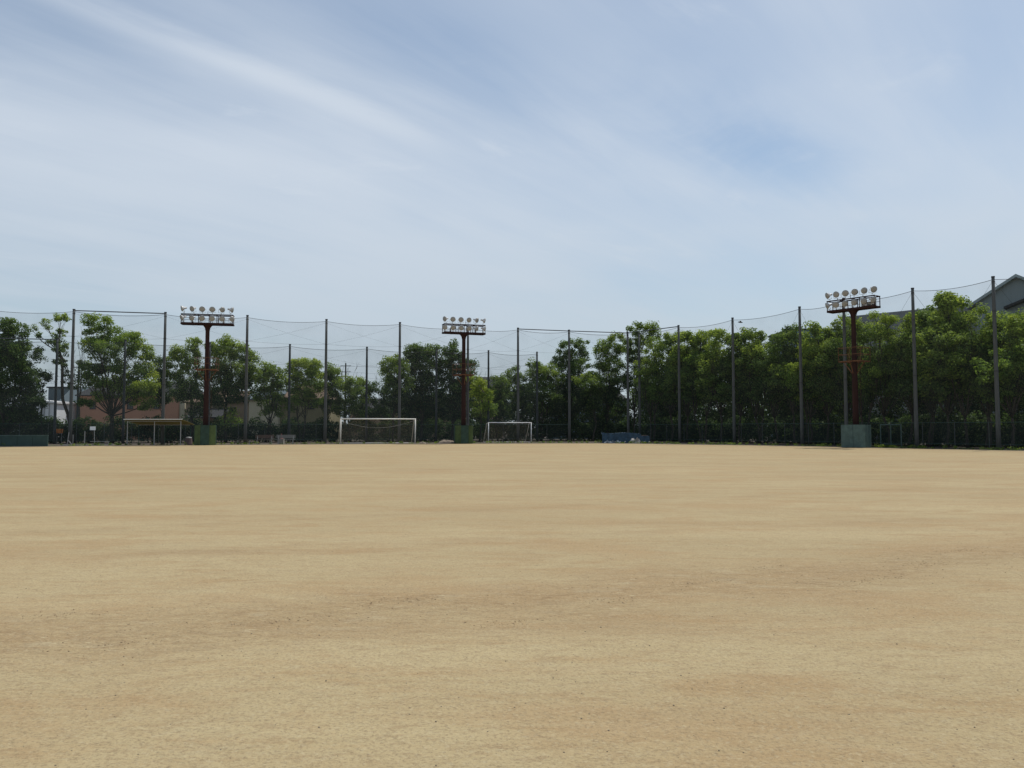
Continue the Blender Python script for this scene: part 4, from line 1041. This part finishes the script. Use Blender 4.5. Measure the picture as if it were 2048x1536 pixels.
bare(690, 93, [(676, 728), (690, 722), (700, 740), (716, 732), (724, 745), (682, 745), (736, 748)], 'leafless pale twigs standing above the bushes left of the large goal')
bare(760, 94, [(752, 752), (762, 748), (768, 756), (756, 765)], 'leafless twigs beside the bright green edged tree', .04)
bare(968, 95, [(955, 745), (972, 742), (962, 755), (984, 748)], 'few leafless twigs right of the middle tower against the sky', .04)

# ---- undergrowth and background foliage nobody could count
def mass(name, label, cat, path, n, zlo, zhi, spread, m, tint, per=40, size=.24, rs=(.35, .7)):
    P = []; K = []; Tn = []
    for _ in range(n):
        u = rnd.random() * (len(path) - 1); i = int(u); a, b = path[i], path[min(i + 1, len(path) - 1)]
        px = a[0] + (b[0] - a[0]) * (u - i); Y = a[1] + (b[1] - a[1]) * (u - i)
        zh = zhi(px) if callable(zhi) else zhi
        P.append((gx(px, Y) + rnd.uniform(-.4, .4), Y + rnd.uniform(0, spread), zlo + (zh - zlo) * rnd.random() * (1 + .18 * math.sin(px * .09)))); K.append(rnd.uniform(*rs)); Tn.append(tint + rnd.gauss(0, .18))
    o = leaf_mesh(name, P, K, per, size, Tn, M[m], None); tag(o, label, cat, kind='stuff'); return o
mass('hedge_undergrowth', 'dark undergrowth along the low fence behind the goals', 'undergrowth', [(-60, 81), (115, 82), (420, 86), (734, 91), (1074, 96), (1270, 98)], 2100, .2, 2.3, 2.4, 'leaf_dark', .2)
mass('thicket_undergrowth', 'patchy undergrowth at the foot of the right hand trees', 'undergrowth', [(1270, 98), (1357, 92), (1465, 86), (1599, 79), (1687, 74), (1825, 69), (1986, 63.5), (2120, 59.5)], 1500, .1, 2.3, 3.2, 'leaf_dark', .35)
mass('background_foliage', 'mass of darker foliage filling in behind the right hand trees', 'foliage', [(1290, 100), (1357, 95), (1465, 89.5), (1599, 82.5), (1687, 77.5), (1825, 73), (1986, 67.5), (2120, 63)], 2300, 1.2,
     lambda px: 7.4 + 1.2 * math.sin(px * .05), 3.2, 'leaf_dark', .4, 42, .26, (.5, .9))
mass('middle_foliage', 'mass of dark foliage filling in behind the middle trees', 'foliage', [(770, 97), (930, 99), (1090, 101), (1250, 102)], 1100, 1.2,
     lambda px: 6.0 + .8 * math.sin(px * .05), 3.0, 'leaf_dark', .35, 42, .26, (.5, .9))

mass('distant_trees', 'far dark belt of trees closing the gaps beyond the right hand row', 'foliage', [(1225, 118), (1400, 116), (1600, 112), (1760, 108)], 900, .2,
     lambda px: 5.2 + .6 * math.sin(px * .06), 4.0, 'leaf_dark', .35, 46, .34, (.7, 1.2))
mass('edge_weeds', 'scrubby weeds and litter along the far edge of the sand', 'weeds', [(x_, ground(x_, y_ - .9).y) for x_, y_ in edge_px[1:-1]], 520, .0, .16, 1.6, 'leaf', .5, 22, .10, (.10, .26))
# bird
q = at(1481, 645, 60); t = thing('bird', 'tiny dark bird flying above the right hand trees', 'bird', q)
mb = MB().tube([q + Vector((-.16, 0, 0)), q + Vector((-.05, 0, .02)), q + Vector((.08, 0, .01)), q + Vector((.18, 0, -.02))], [.015, .05, .045, .012], 8)
mb.build('body', M['bird'], t, smooth=True)
for s_ in (-1, 1):
    MB().add([q + Vector((.07, 0, .03)), q + Vector((-.05, 0, .03)), q + Vector((-.10, s_ * .16, .10)), q + Vector((-.14, s_ * .30, .05)), q + Vector((.0, s_ * .17, .11)), 
              q + Vector((.07, 0, .02)), q + Vector((-.05, 0, .02)), q + Vector((-.10, s_ * .16, .09)), q + Vector((-.14, s_ * .30, .045)), q + Vector((.0, s_ * .17, .10))],
             [(0, 1, 2, 4), (4, 2, 3), (9, 7, 6, 5), (8, 7, 9), (0, 5, 6, 1), (0, 4, 9, 5), (1, 6, 7, 2), (2, 7, 8, 3), (3, 8, 9, 4)]).build('wing', M['bird'], t)

# ================================================================ LIGHT
SUN_EL, SUN_AZ = R(63), R(44)
sd = Vector((math.sin(SUN_AZ) * math.cos(SUN_EL), math.cos(SUN_AZ) * math.cos(SUN_EL), math.sin(SUN_EL)))
L = bpy.data.lights.new('sun', 'SUN'); L.energy = 3.6; L.angle = R(.55); L.color = (1, .955, .89)
so = bpy.data.objects.new('sun', L); col.objects.link(so); so.rotation_euler = (-sd).to_track_quat('-Z', 'Y').to_euler(); so.location = (0, 0, 60)

w = bpy.data.worlds.new('World'); scene.world = w; w.use_nodes = True
nt = w.node_tree; N = nt.nodes; Lk = nt.links
sky = N.new('ShaderNodeTexSky'); sky.sky_type = 'NISHITA'; sky.sun_disc = False; sky.sun_elevation = SUN_EL; sky.sun_rotation = SUN_AZ
sky.air_density = 1.0; sky.dust_density = 1.2; sky.ozone_density = 1.0
bg = N['Background']; bg.inputs[1].default_value = .10
tc = N.new('ShaderNodeTexCoord'); sx = N.new('ShaderNodeSeparateXYZ'); Lk.new(tc.outputs['Generated'], sx.inputs[0])
def mth(op, a, b=0):
    x = N.new('ShaderNodeMath'); x.operation = op
    for i, v in enumerate((a, b)):
        if isinstance(v, (int, float)): x.inputs[i].default_value = v
        else: Lk.new(v, x.inputs[i])
    return x.outputs[0]
zz = mth('ADD', mth('MAXIMUM', sx.outputs[2], 0), .1)
U = mth('DIVIDE', sx.outputs[0], zz); V = mth('DIVIDE', sx.outputs[1], zz)
cb = N.new('ShaderNodeCombineXYZ'); Lk.new(U, cb.inputs[0]); Lk.new(V, cb.inputs[1])
def nse(scale, rot, mscale, det, ro, loc=(0, 0, 0), dist=0):
    mp = N.new('ShaderNodeMapping'); mp.inputs['Rotation'].default_value = (0, 0, rot); mp.inputs['Scale'].default_value = mscale; mp.inputs['Location'].default_value = loc
    m1 = N.new('ShaderNodeMapping'); m1.inputs['Rotation'].default_value = (0, 0, rot); Lk.new(cb.outputs[0], m1.inputs[0]); Lk.new(m1.outputs[0], mp.inputs[0]); mp.inputs['Rotation'].default_value = (0, 0, 0)
    n = N.new('ShaderNodeTexNoise'); n.inputs['Scale'].default_value = scale; n.inputs['Detail'].default_value = det; n.inputs['Roughness'].default_value = ro; n.inputs['Distortion'].default_value = dist
    Lk.new(mp.outputs[0], n.inputs['Vector']); return n.outputs[0]
def mrg(src, a, b, c=0, d=1):
    r = N.new('ShaderNodeMapRange'); r.interpolation_type = 'SMOOTHSTEP'
    for i, v in enumerate((a, b, c, d)): r.inputs[i + 1].default_value = v
    Lk.new(src, r.inputs[0]); return r.outputs[0]
def line_dist(u0, v0, du, dv):
    k = math.hypot(du, dv); nx, ny = -dv / k, du / k
    s = mth('ADD', mth('MULTIPLY', mth('SUBTRACT', U, u0), nx), mth('MULTIPLY', mth('SUBTRACT', V, v0), ny))
    t_ = mth('ADD', mth('MULTIPLY', mth('SUBTRACT', U, u0), du / k), mth('MULTIPLY', mth('SUBTRACT', V, v0), dv / k))
    return s, t_
n1 = nse(.9, R(-45), (.6, 1.2, 1), 4, .45, (1, 2, 0), .3)
n2 = nse(2.4, R(-50), (.35, 1.3, 1), 6, .55, (4, 0, 0), .5)
n3 = nse(.6, 0, (1, 1, 1), 3, .5, (3.2, 1.7, 0))
cl = mth('ADD', mth('MULTIPLY', mrg(n1, .3, .7), .28), mth('MULTIPLY', mrg(n2, .3, .72), .12))
cl = mth('ADD', cl, mth('MULTIPLY', mrg(n3, .35, .65), .18))
# lower sky is veiled by thin cirrostratus; it thins out upward
veil = mrg(sx.outputs[2], .22, .48, .52, .10)
cl = mth('ADD', cl, veil)
n4 = nse(7.0, R(-47), (.16, 1.5, 1), 6, .62, (2, 5, 0), .9)
n5 = nse(2.2, R(-40), (.7, 1.2, 1), 6, .6, (8, 1, 0), .6)
cl = mth('ADD', cl, mth('MULTIPLY', mth('SUBTRACT', n4, .5), .13))
cl = mth('ADD', cl, mth('MULTIPLY', mrg(n5, .58, .74), .16))
s, t_ = line_dist(-.50, 1.82, .61, .66)
wob = mth('ADD', mth('MULTIPLY', mth('SUBTRACT', n2, .5), .16), mth('MULTIPLY', mth('SUBTRACT', n4, .5), .05))
st = mrg(mth('ABSOLUTE', mth('ADD', s, wob)), 0, .085, 1, 0)
st = mth('MULTIPLY', st, mrg(t_, -.6, .0, .75, 1)); st = mth('MULTIPLY', st, mrg(t_, .15, .65, 1, 0))
cl = mth('ADD', cl, mth('MULTIPLY', mth('MULTIPLY', st, mrg(n4, .25, .65, .7, 1)), .30))
# clearer blue lanes beside the streak and at upper right
s2, t2 = line_dist(.60, 2.08, .70, .55)
bl = mth('MULTIPLY', mrg(mth('ABSOLUTE', mth('ADD', s2, wob)), 0, .34, 1, 0), mrg(mth('ABSOLUTE', t2), .1, .80, 1, 0))
cl = mth('SUBTRACT', cl, mth('MULTIPLY', mth('MULTIPLY', bl, mrg(n5, .32, .66, .45, 1)), .46))
s3, t3 = line_dist(-.15, 1.60, .61, .66)
bl = mth('MULTIPLY', mrg(mth('ABSOLUTE', mth('ADD', s3, wob)), 0, .30, 1, 0), mrg(mth('ABSOLUTE', t3), .0, .7, 1, 0))
cl = mth('SUBTRACT', cl, mth('MULTIPLY', bl, .26))
cl = mrg(cl, 0, 1, .12, .92)
mx = N.new('ShaderNodeMix'); mx.data_type = 'RGBA'
hz = mrg(sx.outputs[2], .0, .35, 0, 1)
cm = N.new('ShaderNodeMix'); cm.data_type = 'RGBA'; Lk.new(hz, cm.inputs[0])
cm.inputs[6].default_value = (5.1, 5.95, 6.7, 1); cm.inputs[7].default_value = (6.35, 7.05, 7.95, 1)
Lk.new(cl, mx.inputs[0])
tn = N.new('ShaderNodeMix'); tn.data_type = 'RGBA'; tn.blend_type = 'MULTIPLY'; tn.inputs[0].default_value = 1; tn.inputs[7].default_value = (.99, 1.08, 1.08, 1)
Lk.new(sky.outputs[0], tn.inputs[6]); Lk.new(tn.outputs[2], mx.inputs[6])
Lk.new(cm.outputs[2], mx.inputs[7]); Lk.new(mx.outputs[2], bg.inputs[0])

# ================================================================ CAMERA
cam = bpy.data.cameras.new('camera'); co = bpy.data.objects.new('camera', cam); col.objects.link(co)
cam.lens = LENS; cam.sensor_width = 36; cam.clip_end = 5000; co.location = (0, 0, EYE); co.rotation_euler = (R(90) + PITCH, 0, 0)
scene.camera = co
scene.view_settings.view_transform = 'Standard'; scene.view_settings.look = 'None'; scene.view_settings.exposure = 0; scene.view_settings.gamma = 1
scene.cycles.transparent_max_bounces = 16; scene.cycles.max_bounces = 5
